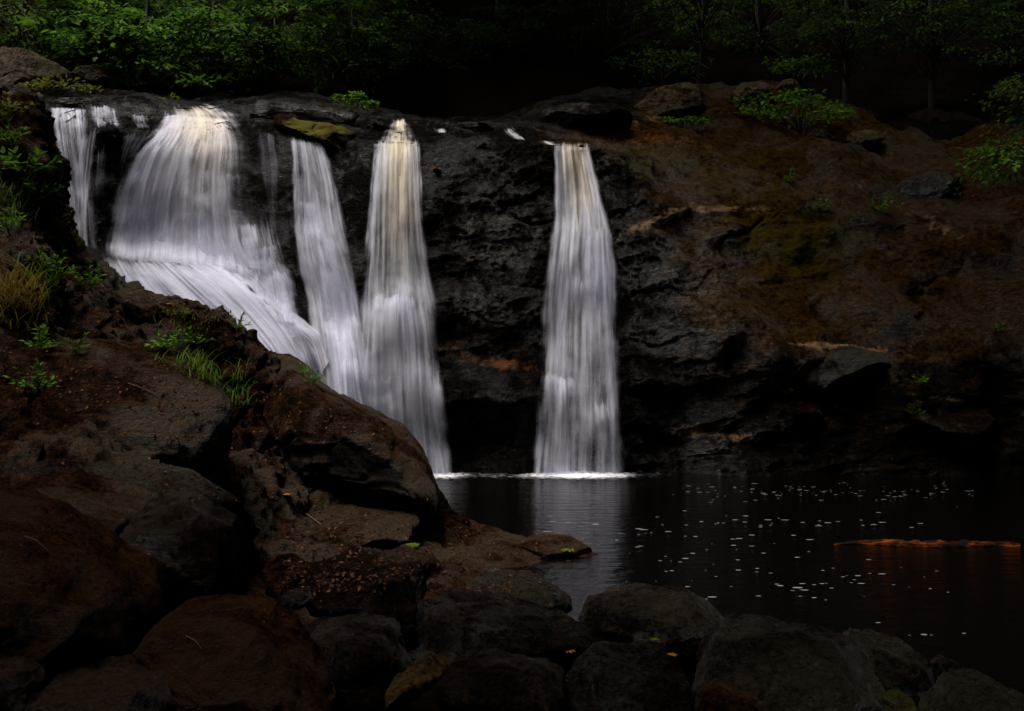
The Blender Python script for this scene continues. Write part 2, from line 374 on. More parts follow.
uq = np.concatenate([np.linspace(-160, 0, 30)[:-1], np.linspace(0, 1060, NU - 70), np.linspace(1060, 1400, 42)[1:]]); NU = len(uq)
A = catmull(pxs, ctrl, uq)                  # (NU, 14, 3)
wts = [0.5, 1, 1, 1.1, 0.9, 0.8, 1, 1, 1, 0.9, 0.8, 0.7, 0.4]
kk = np.concatenate([[0], np.cumsum(wts)]); tq = np.interp(np.linspace(0, kk[-1], NV), kk, np.arange(14))
B = catmull(np.arange(14), A.transpose(1, 0, 2), tq)   # (NV, NU, 3)
Nn = grid_normals(B)
Nn = np.where((Nn[..., 1:2] > 0.2), -Nn, Nn)
px_of = B[..., 0] / B[..., 1] * FL + 512; py_of = 355.5 - (B[..., 2] - H0) / B[..., 1] * FL
rightside = sstep(610, 700, px_of)
top = sstep(8.5, 12, tq)[:, None]
q = B * np.array([1, 1, 1])
# strata dipping gently
dip = np.stack([B[..., 0] * 0.35 + B[..., 2] * 0.12, B[..., 1] * 0.5, B[..., 2] * 1.5 - B[..., 0] * 0.25], -1)
msk = sstep(-0.15, 0.35, perlin(q * 0.5 + 90))
disp = fbm(q * 0.45 + 3, 3) * (0.22 + 0.20 * rightside)
disp += ridge(dip * 0.9 + 11, 4) * (0.05 - 0.02 * rightside) * (0.4 + 0.8 * msk)
disp += fbm(q * 2.2 + 5, 5, gain=.5) * (0.042 - .014 * rightside)
disp += ridge(np.stack([q[..., 0] * 2.2 + q[..., 2] * .8, q[..., 1] * 2, q[..., 2] * 4.5 - q[..., 0] * .9], -1), 3) * 0.014
disp += fbm(q * 9 + 5, 3, gain=.6) * (0.018 - .008 * rightside)
cr = perlin(dip * np.array([0.7, 1, 0.55]) + 31) + 0.25 * perlin(q * 1.7) + .06 * perlin(q * 6)
disp -= 0.07 * np.exp(-(cr / 0.035) ** 2) * msk
cr3 = perlin(np.stack([q[..., 0] * .10 + q[..., 2] * .42 - q[..., 0] * .22, q[..., 1] * 0, q[..., 0] * .12], -1) + 63) + .05 * perlin(q * 3)
disp -= 0.035 * np.exp(-(cr3 / 0.03) ** 2) * rightside * msk
# named ledges, as overhanging steps: list of (polyline px,py, amount, fall-off m)
def ledge(poly, amt, L=0.9, lip=0.07):
    global disp
    poly = np.array(poly, float)
    yl = np.interp(px_of, poly[:, 0], poly[:, 1]); yl = yl + 5 * perlin(np.stack([px_of / 45, px_of * 0, px_of * 0 + amt * 7], -1)) 
    w_ = (0.30 - 0.08 * rightside) * sstep(poly[0, 0] - 20, poly[0, 0] + 60, px_of) * sstep(poly[-1, 0] + 20, poly[-1, 0] - 60, px_of) * (0.75 + 0.5 * perlin(np.stack([px_of / 38, px_of * 0 + amt * 50, px_of * 0], -1)))
    dz = (py_of - yl) * B[..., 1] / FL        # metres below the lip
    below = np.where(dz > 0, -np.exp(-dz / L) * sstep(0, 0.16, dz), 0)
    above = np.where(dz <= 0, 0.45 * np.exp(dz / 0.35), 0.45 * np.exp(-dz / 0.04))
    disp = disp + w_ * amt * (below + above)
ledge([(625,236),(660,222),(700,210),(760,208),(830,214),(900,222),(960,215)], 0.34, 0.9)
ledge([(620,385),(680,388),(740,372),(770,366)], 0.45, .8)
ledge([(745,402),(800,405),(850,395),(900,386)], 0.35, 0.5)
ledge([(880,398),(930,392),(1000,400),(1050,396)], 0.3, 0.7)
ledge([(425,355),(470,345),(510,352),(560,362)], 0.22, 0.6)
ledge([(425,300),(480,292),(545,302)], 0.16, 0.5)
ledge([(430,205),(470,200),(520,212),(560,222)], 0.15, 0.6)
ledge([(430,408),(480,400),(540,412)], 0.22, 0.6)
ledge([(430,440),(490,430),(540,446)], 0.15, 0.4)
ledge([(640,300),(700,288),(760,300),(800,318)], 0.16, 0.7)
ledge([(860,290),(930,280),(1010,300)], 0.2, 0.8)
ledge([(640,430),(720,424),(790,436)], 0.2, 0.5)
ledge([(780,352),(830,346),(880,350),(905,370)], 0.35, 0.5)
# recesses behind and beside the curtains
quiet = 1 - 0.45 * sstep(70, 110, px_of) * sstep(430, 400, px_of) * sstep(130, 170, py_of)
disp *= quiet
lowr = sstep(385, 420, py_of) * sstep(600, 650, px_of)
disp += lowr * (ridge(dip * 1.0 + 51, 4) * .07 + fbm(q * 0.9 + 8, 4) * .14)
Gc = B + Nn * disp[..., None]
PX = Gc[..., 0] / Gc[..., 1] * FL + 512; PY = 355.5 - (Gc[..., 2] - H0) / Gc[..., 1] * FL
def blobs(lst):
    out = np.zeros(PX.shape)
    for cx, cy, rx, ry, a, rot in lst:
        c_, s_ = math.cos(math.radians(rot)), math.sin(math.radians(rot))
        dx, dy = PX - cx, PY - cy; u_ = (dx * c_ + dy * s_) / rx; v_ = (-dx * s_ + dy * c_) / ry
        out = np.maximum(out, a * np.exp(-(u_ ** 2 + v_ ** 2)))
    return out
brown = 0.16 + 0.55 * sstep(605, 680, PX) * sstep(420, 300, PY) + 0.1 * sstep(640, 800, PX) - 0.5 * np.exp(-((PX - 640) / 45) ** 2) * sstep(215, 300, PY)
brown = np.maximum(brown, blobs([(640,140,110,26,.9,0),(480,345,60,24,.6,5),(700,150,80,40,.8,0),(330,200,20,90,.2,0)]))
mossy = blobs([(800,245,120,62,.72,10),(665,158,80,34,.62,0),(740,175,90,34,.56,0),(720,300,70,40,.4,0),(880,160,80,30,.3,0),(490,215,70,60,.42,0),(400,150,500,10,.3,0),(660,115,80,14,.6,0),(700,300,40,25,.3,0),(540,110,50,12,.4,0),(1000,230,60,60,.2,0)])
wetp = blobs([(500,230,60,60,.7,0),(480,300,50,40,.6,0),(660,270,70,50,.75,0),(680,340,80,35,.7,0),(690,450,90,35,.7,0),(340,210,25,60,.5,0),(300,112,120,14,.8,0),(120,110,80,14,.8,0),(600,200,30,60,.5,0),(500,430,60,30,.55,0),(460,128,60,8,.5,0)])
lit_lip_tan = blobs([(655,222,44,6,1.0,-22),(720,209,60,4,.85,0),(845,348,62,5,1.05,5),(700,432,60,9,.62,12),(735,438,28,7,.7,10),(960,400,50,4,.6,5),(965,430,30,12,.5,20),(900,345,50,8,.3,0),(655,118,40,7,.5,-12),(935,225,50,12,.45,25),(740,330,30,12,.35,0),(480,262,40,16,.30,0),(860,185,18,6,.5,0)])  # tan patches that paint the lit ledge lips into the colour
rust = blobs([(500,363,45,8,.75,5),(645,138,70,8,.62,3),(460,355,30,14,.45,0),(690,150,60,14,.3,0),(900,250,90,60,.22,0)])
me = raw_mesh('cliff', Gc.reshape(-1, 3), grid_faces(NU, NV), M['cliff'], attrs=dict(brown=brown.ravel(), mossy=mossy.ravel(), wet=wetp.ravel(), tan=lit_lip_tan.ravel(), rust=rust.ravel()))
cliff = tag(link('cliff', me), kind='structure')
bv_cliff = BVHTree.FromPolygons([tuple(v) for v in Gc[::2, ::2].reshape(-1, 3)], [tuple(int(i) for i in f) for f in grid_faces(Gc[::2, ::2].shape[1], Gc[::2, ::2].shape[0])])

# ------------------------------------------------------------ left river bank
BK = [
 [(-330,200,18),(-330,20,16),(-330,180,12.5),(-330,330,10),(-330,450,8),(-330,560,6.5)],
 [(-120,200,18),(-120,62,16),(-120,190,13.5),(-120,320,11),(-120,450,8.8),(-120,560,7)],
 [(-20,200,18),(-5,82,15.6),(-10,190,13.8),(-10,320,11.4),(-10,450,9.2),(-10,570,7.2)],
 [(70,230,17.5),(38,96,15.5),(32,200,13.8),(32,325,11.6),(32,452,9.4),(32,575,7.4)],
 [(85,280,17),(57,205,15.2),(62,270,13.9),(68,350,12.0),(75,455,9.7),(75,580,7.5)],
 [(150,340,17),(120,270,15.1),(115,325,13.9),(120,395,12.2),(135,462,10),(140,585,7.8)],
 [(230,380,16.8),(200,303,15),(185,355,13.8),(185,420,12.4),(195,490,10.4),(210,600,8)],
 [(290,430,16.6),(255,341,14.9),(240,395,13.9),(245,465,12.4),(258,540,10.9),(275,615,8.6)],
 [(350,470,16.4),(330,394,14.7),(312,445,13.9),(315,500,12.8),(330,552,11.5),(345,625,9)],
 [(420,520,16),(400,440,14.5),(385,480,14.0),(385,528,13.1),(395,562,11.8),(410,640,9)],
 [(450,545,15.5),(440,490,14.4),(445,510,14.1),(450,534,13.3),(465,566,12),(480,660,9)],
 [(490,560,15.3),(470,518,14.6),(490,526,14.3),(505,540,13.5),(530,568,12.2),(545,680,9)],
 [(560,590,15),(530,537,14.4),(540,540,14.0),(555,546,13.6),(585,560,12.75),(640,700,9)],
 [(620,600,14.6),(585,552,14.0),(590,552,13.8),(600,554,13.4),(612,562,12.9),(680,720,9)],
 [(680,640,14.4),(640,600,14.0),(640,600,13.8),(650,600,13.4),(660,610,12.9),(720,760,9)],
]
ctrl = np.array([[P(*c) for c in r] for r in BK])
NU2, NV2 = 560, 380
A = catmull(np.arange(len(BK)), ctrl, np.linspace(0, len(BK) - 1, NU2))
B2 = catmull(np.arange(6), A.transpose(1, 0, 2), np.linspace(0, 5, NV2))
N2 = grid_normals(B2); N2 = np.where(N2[..., 2:3] < 0, -N2, N2)
uu = np.linspace(0, len(BK) - 1, NU2)[None, :]
flat = sstep(9.3, 11.5, uu) * np.ones((NV2, 1))
d2 = fbm(B2 * 0.8 + 40, 5) * 0.20 + ridge(B2 * np.array([0.8, 0.8, 1.6]) + 9, 4) * 0.09 + fbm(B2 * 4, 5, gain=.6) * 0.06 + ridge(B2 * np.array([3, 3, 7]), 3) * 0.02 + fbm(B2 * 14, 2) * 0.014
cr = perlin(B2 * np.array([0.8, 0.9, 1.3]) + 55) + 0.2 * perlin(B2 * 2.3)
d2 -= 0.11 * np.exp(-(cr / 0.05) ** 2)
d2 *= (1 - 0.72 * flat)
Gb = B2 + N2 * d2[..., None]
link_b = tag(link('riverbank', raw_mesh('riverbank', Gb.reshape(-1, 3), grid_faces(NU2, NV2), M['bank'])), kind='structure')
bv_bank = BVHTree.FromPolygons([tuple(v) for v in Gb[::2, ::2].reshape(-1, 3)], [tuple(int(i) for i in f) for f in grid_faces(Gb[::2, ::2].shape[1], Gb[::2, ::2].shape[0])])

def cast(px, py, bvs=None):
    o = Vector((0, 0, H0)); d = Vector(P(px, py, 1.0)) - o; d.normalize()
    best = None
    for b in (bvs or BVS):
        h = b.ray_cast(o, d)
        if h[0] is not None and (best is None or h[3] < best[1]): best = (h[0], h[3], h[1])
    return best
BVS = [bv_cliff, bv_bank]

# ------------------------------------------------------------ pool water
x = np.linspace(-22, 34, 60); y = np.linspace(1, 25, 30); XX, YY = np.meshgrid(x, y)
me = raw_mesh('water', np.stack([XX, YY, XX * 0], -1).reshape(-1, 3), grid_faces(60, 30), M['pool'])
tag(link('water', me), kind='structure')

# ------------------------------------------------------------ rocks with a given outline
def rock(outline, Y, ty, mat, label, seed=0, e=0.5, tilt=0.35, amp=0.10, name='boulder', cat='boulder', group=None, nt_=180, np_=90, facet=0.96):
    pts = np.array([P(a, b, Y) for a, b in outline])[:, [0, 2]]
    lo, hi = pts.min(0), pts.max(0); c = (lo + hi) / 2
    th = np.linspace(0, 2 * np.pi, nt_, endpoint=False)
    r = np.zeros(nt_)
    n = len(pts)
    for k, t in enumerate(th):
        d = np.array([math.cos(t), math.sin(t)]); best = 0
        for i in range(n):
            a = pts[i] - c; b = pts[(i + 1) % n] - c; ab = b - a
            den = d[0] * ab[1] - d[1] * ab[0]
            if abs(den) < 1e-9: continue
            s = (a[0] * ab[1] - a[1] * ab[0]) / den; u = (a[0] * d[1] - a[1] * d[0]) / den
            if s > 0 and -1e-6 <= u <= 1 + 1e-6: best = max(best, s)
        r[k] = best
    for _ in range(2): r = (np.roll(r, 1) + 2 * r + np.roll(r, -1)) / 4
    ph = np.linspace(-np.pi / 2, np.pi / 2, np_)
    cp = np.maximum(np.cos(ph), 0) ** e; sp = np.sign(np.sin(ph)) * np.abs(np.sin(ph)) ** 0.9
    xx = c[0] + r[None, :] * np.cos(th)[None, :] * cp[:, None]
    zz = c[1] + r[None, :] * np.sin(th)[None, :] * cp[:, None]
    hh = max(hi[1] - lo[1], 1e-3)
    yy = Y + ty * sp[:, None] + tilt * (zz - c[1])
    V = np.stack([xx, yy, zz], -1)
    N = grid_normals(V)
    cen = np.array([c[0], Y, c[1]]); out = V - cen
    N = np.where((N * out).sum(-1, keepdims=True) < 0, -N, N)
    N[0] = (0, -1, 0); N[-1] = (0, 1, 0)
    s = hh * 0.5 + 0.15
    o = seed * 13.7
    d = fbm(V / s * 0.8 + o, 5) * amp * s * 0.9 + ridge(V / s * np.array([.7, .7, 1.4]) + o, 4) * amp * s * 0.4 + fbm(V * 6 + o, 4, gain=.65) * 0.014
    cr = perlin(V / s * 0.9 + o + 5) + 0.2 * perlin(V / s * 3)
    d -= amp * s * 0.35 * np.exp(-(cr / 0.05) ** 2)
    # blunt facets
    fr = np.random.RandomState(seed)
    fdir = fr.normal(size=(20, 3)); fdir /= np.linalg.norm(fdir, axis=1)[:, None]
    for f in fdir:
        ext = ((V - cen) * f).sum(-1); mx = ext.max() * (0.74 + 0.16 * fr.rand())
        over = np.maximum(ext - mx, 0) * facet
        V = V - over[..., None] * f
    V = V + N * d[..., None]
    base = np.array([c[0], Y, lo[1]])
    me = raw_mesh(name, rebase(V.reshape(-1, 3), base), grid_faces(nt_, np_, True), mat)
    ob = link(name, me, loc=base); tag(ob, label, cat, group)
    Fv = V[::2, ::2]
    BVS.append(BVHTree.FromPolygons([tuple(v) for v in Fv.reshape(-1, 3)], [tuple(int(i) for i in f) for f in grid_faces(Fv.shape[1], Fv.shape[0], True)]))
    return ob

gB = 'dark boulders on the near shore'
# mid left bank rocks
rock([(258,345),(300,372),(350,402),(395,428),(428,462),(452,508),(440,520),(400,516),(350,505),(300,480),(262,430),(250,380)], 14.2, 1.3, M['bank'], 'sloping brown boulder jutting from the left bank beside the foot of the falls', 3, amp=0.08, tilt=0.5, facet=.45)
rock([(-40,335),(60,328),(130,345),(200,362),(243,400),(252,450),(228,488),(150,478),(60,455),(-40,450)], 11.6, 1.0, M['bank'], 'humped brown rock with grass tufts on the left bank', 5, amp=0.08, tilt=0.7, facet=.45)
rock([(280,512),(340,508),(400,516),(440,524),(400,546),(300,548),(262,532)], 12.9, 0.8, M['bank'], 'low reddish ledge of rock under the jutting bank boulder', 8, tilt=0.8)
rock([(-40,456),(60,452),(130,464),(190,478),(245,503),(275,528),(272,552),(200,548),(100,525),(-40,510)], 9.6, 0.9, M['greyrock'], 'long grey slab across the foot of the left bank', 9, amp=0.07, tilt=0.8, group=gB)
rock([(-60,480),(40,478),(110,500),(160,540),(184,600),(150,620),(60,600),(-60,590)], 8.0, 0.9, M['bank'], 'sloping leaf-strewn boulder between the huge left boulder and the grey slab', 12, tilt=0.6, group=gB)
rock([(108,512),(140,498),(190,496),(240,512),(262,545),(262,590),(238,612),(190,614),(150,590),(120,545)], 7.6, 0.75, M['darkrock'], 'black mossy boulder below the long grey slab', 14, amp=0.07, tilt=0.35, group=gB)
rock([(-90,500),(-20,495),(40,512),(95,548),(135,590),(150,630),(120,668),(40,680),(-90,690)], 5.7, 0.95, M['rustrock'], 'huge rusty mossy boulder at the left edge', 17, amp=0.06, tilt=0.5, group=gB)
rock([(115,655),(150,625),(210,610),(250,608),(290,625),(330,660),(345,690),(320,730),(200,740),(125,700)], 5.4, 0.55, M['rustrock'], 'rounded brown boulder at the bottom with orange leaf litter on its top', 19, amp=0.08, tilt=0.5, group=gB)
rock([(10,705),(45,672),(90,668),(150,672),(188,695),(195,760),(100,790),(10,770)], 4.9, 0.5, M['boulder'], 'low boulder in the bottom left corner with a pale lichen patch', 23, amp=0.08, tilt=0.4, group=gB)
rock([(-60,660),(0,660),(30,680),(40,720),(-60,740)], 4.7, 0.4, M['boulder'], 'small dark stone at the very bottom left corner', 24, amp=0.08, group=gB)
rock([(302,562),(340,556),(400,560),(440,570),(457,590),(440,612),(380,618),(320,610),(300,588)], 8.6, 0.7, M['darkrock'], 'flat topped black boulder between the leaf litter and the grey slabs', 27, tilt=0.6, group=gB)
rock([(375,556),(400,546),(430,556),(446,574),(420,580),(380,576)], 9.2, 0.4, M['bank'], 'small peaked dark stone on the litter strewn shore', 28, group=gB)
rock([(452,590),(480,580),(540,583),(568,598),(572,612),(540,622),(480,618),(450,606)], 8.6, 0.5, M['greyrock'], 'low wet stone at the water edge left of the fall reflection', 31, tilt=0.9, group=gB)
rock([(394,606),(430,598),(500,610),(560,622),(598,640),(590,668),(520,672),(440,655),(398,632)], 7.3, 0.65, M['greyrock'], 'long wet grey slab in the middle of the near rocks', 33, tilt=0.95, amp=0.09, group=gB)
rock([(565,622),(590,600),(640,590),(690,598),(728,620),(740,645),(700,665),(620,668),(575,650)], 7.9, 0.6, M['greyrock'], 'smooth dark boulder at the water edge below the reflection', 36, amp=0.05, tilt=0.5, group=gB)
rock([(556,690),(570,655),(600,640),(640,645),(680,662),(695,695),(690,740),(600,750),(556,730)], 6.1, 0.5, M['greyrock'], 'rounded dark grey boulder at the bottom centre', 39, amp=0.06, tilt=0.5, group=gB)
rock([(678,660),(720,636),(770,630),(830,640),(880,655),(890,690),(860,740),(760,750),(690,720)], 6.5, 0.6, M['greyrock'], 'broad grey boulder right of centre at the bottom edge', 41, amp=0.07, tilt=0.6, group=gB)
rock([(828,640),(860,632),(895,636),(925,655),(935,690),(900,720),(850,700)], 7.1, 0.45, M['greyrock'], 'dark stone behind the broad grey boulder, lit along its top', 43, amp=0.1, group=gB)
rock([(932,662),(942,656),(958,662),(962,676),(948,682),(934,676)], 7.4, 0.14, M['greyrock'], 'small pale grey stone at the right of the shore', 45, name='stone', cat='stone', nt_=64, np_=32)
rock([(962,672),(978,670),(988,684),(976,692),(960,688)], 7.2, 0.14, M['greyrock'], 'smaller grey stone touching the shallow water at lower right', 46, name='stone', cat='stone', nt_=64, np_=32)
rock([(878,698),(892,690),(908,694),(914,712),(896,722),(878,716)], 6.2, 0.14, M['palerock'], 'brownish pebble at the bottom edge right of the broad boulder', 47, name='stone', cat='stone', nt_=64, np_=32)
rock([(940,690),(990,684),(1040,700),(1060,760),(960,770),(920,730)], 6.0, 0.5, M['greyrock'], 'dark flat rock in the bottom right corner', 48, group=gB)
rock([(380,692),(396,680),(432,656),(454,655),(456,664),(430,682),(396,702),(382,702)], 5.05, 0.12, M['yellowrock2'], 'pointed yellowish stone lit at the bottom', 50, name='stone', cat='stone', amp=0.06, tilt=0.9, nt_=80, np_=40)
rock([(300,632),(340,622),(400,630),(420,655),(412,700),(360,710),(310,680)], 6.3, 0.5, M['darkrock'], 'black boulder between the rounded brown boulder and the pointed stone', 52, amp=0.07, group=gB)
rock([(440,672),(470,655),(530,662),(565,680),(570,740),(470,750),(435,710)], 5.8, 0.45, M['darkrock'], 'dark rock in shadow left of the rounded grey boulder', 54, amp=0.08, group=gB)
rock([(272,600),(285,592),(306,591),(313,598),(300,606),(278,607)], 7.4, 0.2, M['greyrock'], 'small flat pale grey stone between the dark boulders', 56, name='stone', cat='stone', tilt=1.0, nt_=64, np_=32)
rock([(298,630),(312,622),(345,622),(352,634),(330,642),(302,640)], 6.9, 0.2, M['greyrock'], 'reddish flat stone behind the rounded brown boulder', 57, name='stone', cat='stone', tilt=0.9, nt_=64, np_=32)
rock([(262,568),(280,556),(310,560),(320,580),(300,596),(268,592)], 8.6, 0.4, M['bank'], 'brown stone wedged right of the black mossy boulder', 58, name='stone', cat='stone', nt_=64, np_=32)
rock([(690,700),(720,690),(760,700),(770,740),(700,750)], 5.4, 0.3, M['boulder'], 'dark stone at the bottom edge under the broad grey boulder', 59, group=gB)
# spit
rock([(505,546),(540,538),(575,541),(597,547),(607,554),(590,559),(550,558),(515,555)], 13.3, 0.5, M['bank'], 'flat dark tip of rock where the shore runs into the pool', 61, tilt=1.0, amp=0.05)
rock([(756,412),(765,400),(790,394),(822,396),(830,412),(818,430),(790,438),(765,430)], 22.3, 0.4, M['cliff2'], 'dark square block under the big overhang on the right', 62, tilt=0.2)
rock([(785,352),(810,345),(850,346),(885,352),(903,368),(898,388),(860,398),(810,396),(786,380)], 22.5, 0.6, M['cliff2'], 'protruding block with a pale edge above the dark recess at right', 63, tilt=0.3, amp=.06)
rock([(880,400),(910,394),(960,396),(1000,408),(1010,430),(980,446),(920,440),(886,424)], 22.2, 0.45, M['cliff2'], 'brown layered rock low on the right shore', 64, tilt=0.6)
# rocks along the top of the falls
gT = 'rocks along the top of the falls'
rock([(225,128),(232,110),(258,102),(300,104),(340,110),(372,118),(366,132),(320,136),(270,132),(240,138)], 25.0, 0.9, M['toprock'], 'long dark rock along the brink behind the mossy slab', 70, tilt=0.8, group=gT)
rock([(259,114),(268,109),(300,117),(335,127),(358,136),(372,148),(364,164),(335,154),(300,139),(264,124)], 23.6, 0.7, M['yellowrock'], 'tilted slab with yellow green moss between the two left cascades', 71, tilt=1.0, amp=0.12, group=gT)
rock([(352,128),(366,118),(385,118),(392,132),(380,140),(358,140)], 24.6, 0.5, M['toprock'], 'small wet rock left of the cream topped cascade', 72, group=gT)
rock([(44,112),(62,100),(90,99),(118,104),(120,112),(80,112)], 26.0, 0.6, M['toprock'], 'dark rock above the far left veil of water', 73, tilt=0.9, group=gT)
rock([(96,108),(120,98),(160,100),(176,110),(150,114)], 26.6, 0.6, M['toprock'], 'low wet rock behind the thin left curtains', 74, tilt=0.9, group=gT)
rock([(520,128),(540,110),(580,104),(630,108),(650,122),(620,134),(560,136)], 26.5, 0.9, M['toprock'], 'rounded dark rock above the right hand cascade', 75, tilt=0.8, group=gT)
rock([(395,128),(420,122),(470,124),(520,128),(525,138),(470,140),(410,138)], 26.0, 0.8, M['toprock'], 'flat dark rock between the two tall cascades at the top', 76, tilt=0.9, group=gT)
# pale boulders
rock([(630,112),(655,88),(690,82),(712,92),(715,108),(680,118),(640,122)], 29.0, 0.9, M['palerock'], 'pale tan boulder at the top of the slope left of the shrubs', 80, tilt=0.7)
rock([(722,104),(738,84),(765,82),(778,96),(770,110),(735,112)], 29.5, 0.7, M['palerock'], 'rounded tan boulder just behind the broad green shrub', 81)
rock([(772,92),(786,78),(800,82),(802,98),(785,102)], 30.0, 0.5, M['palerock'], 'small pale boulder under the sapling trunk', 82)
rock([(802,142),(815,126),(834,134),(842,146),(820,150)], 27.6, 0.3, M['palerock'], 'left one of two pale pointed stones below the broad shrub', 83, nt_=80, np_=40, name='stone', cat='stone')
rock([(834,146),(850,130),(876,130),(886,140),(870,150),(846,152)], 27.6, 0.35, M['palerock'], 'right one of two pale stones below the broad shrub', 84, nt_=80, np_=40, name='stone', cat='stone')
rock([(884,200),(900,178),(930,168),(956,172),(965,192),(945,206),(905,208)], 26.2, 0.8, M['greyrock'], 'grey slab boulder on the right slope above the small ferns', 85, tilt=0.8, amp=0.06)
rock([(-30,100),(0,46),(30,50),(60,68),(92,80),(100,100),(60,116)], 30.0, 1.5, M['palerock2'], 'big pale boulder half hidden by leaves at upper left', 86, tilt=0.4)
rock([(70,100),(88,62),(120,68),(132,90),(110,106)], 30.5, 1.0, M['palerock2'], 'mossy boulder right of the big pale one at upper left', 87)

# ------------------------------------------------------------ falls
NS = [0]
BRINK = [b for b in BVS if b is not bv_bank]
def sheet_arrays(L, R, off=0.10, dens=None, tint=0.0, nu=70, nv=110, lay=0, fold=0.045, edge=0.22, endfade=0.0, startfade=0.02, hang=0.03, edger=None, clear=0.0, jagged=None, rocks=False):
    L = np.array(L, float); R = np.array(R, float)
    tv = np.linspace(0, 1, nv)
    def res(Pl):
        s = np.concatenate([[0], np.cumsum(np.hypot(*np.diff(Pl, axis=0).T))]); s /= s[-1]
        return catmull(s, Pl, tv)
    Lr, Rr = res(L), res(R)
    u = np.linspace(0, 1, nu)
    q_ = Lr[:, None, :] * (1 - u[None, :, None]) + Rr[:, None, :] * u[None, :, None]
    D = np.full((nv, nu), np.nan)
    for i in range(nv):
        for j in range(0, nu, 3):
            h = cast(q_[i, j, 0], q_[i, j, 1], BRINK if rocks else [bv_cliff])
            if h: D[i, j] = h[0].y - clear
    idx = np.arange(0, nu, 3)
    for i in range(nv):
        ok = ~np.isnan(D[i, idx])
        D[i] = np.interp(np.arange(nu), idx[ok], D[i, idx][ok]) if ok.any() else 23
    for _ in range(4):
        D[:, 1:-1] = (D[:, :-2] + D[:, 2:] + D[:, 1:-1]) / 3
    D0 = D.copy(); D -= off
    for i in range(1, nv): D[i] = np.minimum(D[i], D[i - 1] + hang)
    for _ in range(60):
        D[1:-1] = D[1:-1] * .4 + .3 * (D[:-2] + D[2:])
    D = np.minimum(D - 0.03, D0 - 0.02)
    for _ in range(2): D[1:-1] = D[1:-1] * .5 + .25 * (D[:-2] + D[2:])
    D = np.minimum(D, D0 - 0.02)
    V = np.zeros((nv, nu, 3))
    V[..., 1] = D
    V[..., 0] = (q_[..., 0] - 512) / FL * D; V[..., 2] = H0 - (q_[..., 1] - 355.5) / FL * D
    wid = np.linalg.norm(V[:, -1] - V[:, 0], axis=1).mean()
    seg = np.linalg.norm(np.diff(V[:, nu // 2], axis=0), axis=1); fv = np.concatenate([[0], np.cumsum(seg)])
    NS[0] += 1; sd_ = NS[0] * 3.17
    FU = np.tile(u * wid, (nv, 1)) + sd_ * 7; FV = np.tile(fv[:, None], (1, nu))
    fold_d = fold * (perlin(np.stack([FU * 4, FV * 0.15, FU * 0 + sd_], -1)) + 0.5 * perlin(np.stack([FU * 11, FV * 0.2, FU * 0 + sd_], -1)))
    V[..., 1] -= fold_d
    V[..., 2] = np.maximum(V[..., 2], -0.05)
    dv = np.interp(tv, *zip(*(dens or [(0, 0.55), (1, 0.55)])))[:, None] * np.ones((1, nu)) * 1.12
    if jagged is None: jagged = 0.004 if startfade < .05 else 0.11
    jag = jagged * (perlin(np.stack([u * 7, u * 0 + sd_, u * 0], -1)) + .7 * perlin(np.stack([u * 23, u * 0 + sd_, u * 0], -1)))
    el = .045 * (.3 + perlin(np.stack([tv * 6, tv * 0 + sd_, tv * 0], -1)) + .8 * perlin(np.stack([tv * 19, tv * 0 + sd_, tv * 0], -1)))[:, None]
    er = .045 * (.3 + perlin(np.stack([tv * 6, tv * 0 + sd_ + 50, tv * 0], -1)) + .8 * perlin(np.stack([tv * 19, tv * 0 + sd_ + 50, tv * 0], -1)))[:, None]
    dv = dv * sstep(0, edge, u[None, :] - el) * sstep(0, (edger or edge), 1 - u[None, :] - er)
    tj = tv[:, None] + jag[None, :]
    if startfade: dv = dv * sstep(0, startfade, tj)
    if endfade: dv = dv * sstep(1.0, 1.0 - endfade, tj)
    if isinstance(tint, list): tt = np.interp(tv, *zip(*tint))[:, None] * np.ones((1, nu))
    else: tt = np.full((nv, nu), tint)
    cen = np.exp(-((u - 0.55) / 0.3) ** 2)[None, :]
    return V.reshape(-1, 3), grid_faces(nu, nv), FU.ravel(), FV.ravel(), dv.ravel(), (tt * cen).ravel(), np.full(nu * nv, sd_)

def falls(label, sheets, group='cascades of silky water pouring over the ledge'):
    Vs, Fs, a = [], [], [[], [], [], [], []]; n = 0
    for s in sheets:
        V, F, *at = sheet_arrays(**s)
        Vs.append(V); Fs.append(F + n); n += len(V)
        for k in range(5): a[k].append(at[k])
    V = np.concatenate(Vs); base = V[V[:, 2].argmin()]
    a = [np.concatenate(k) for k in a]
    me = raw_mesh('waterfall', rebase(V, base), np.concatenate(Fs), M['fall'], attrs=dict(fu=a[0], fv=a[1], dens=a[2], tint=a[3], lay=a[4]))
    return tag(link('waterfall', me, loc=base), label, 'waterfall', group)

def layers(L, R, n=2, **k):
    off = k.pop('off', 0.10)
    return [dict(L=L, R=R, off=off + 0.07 * i, **k) for i in range(n)]

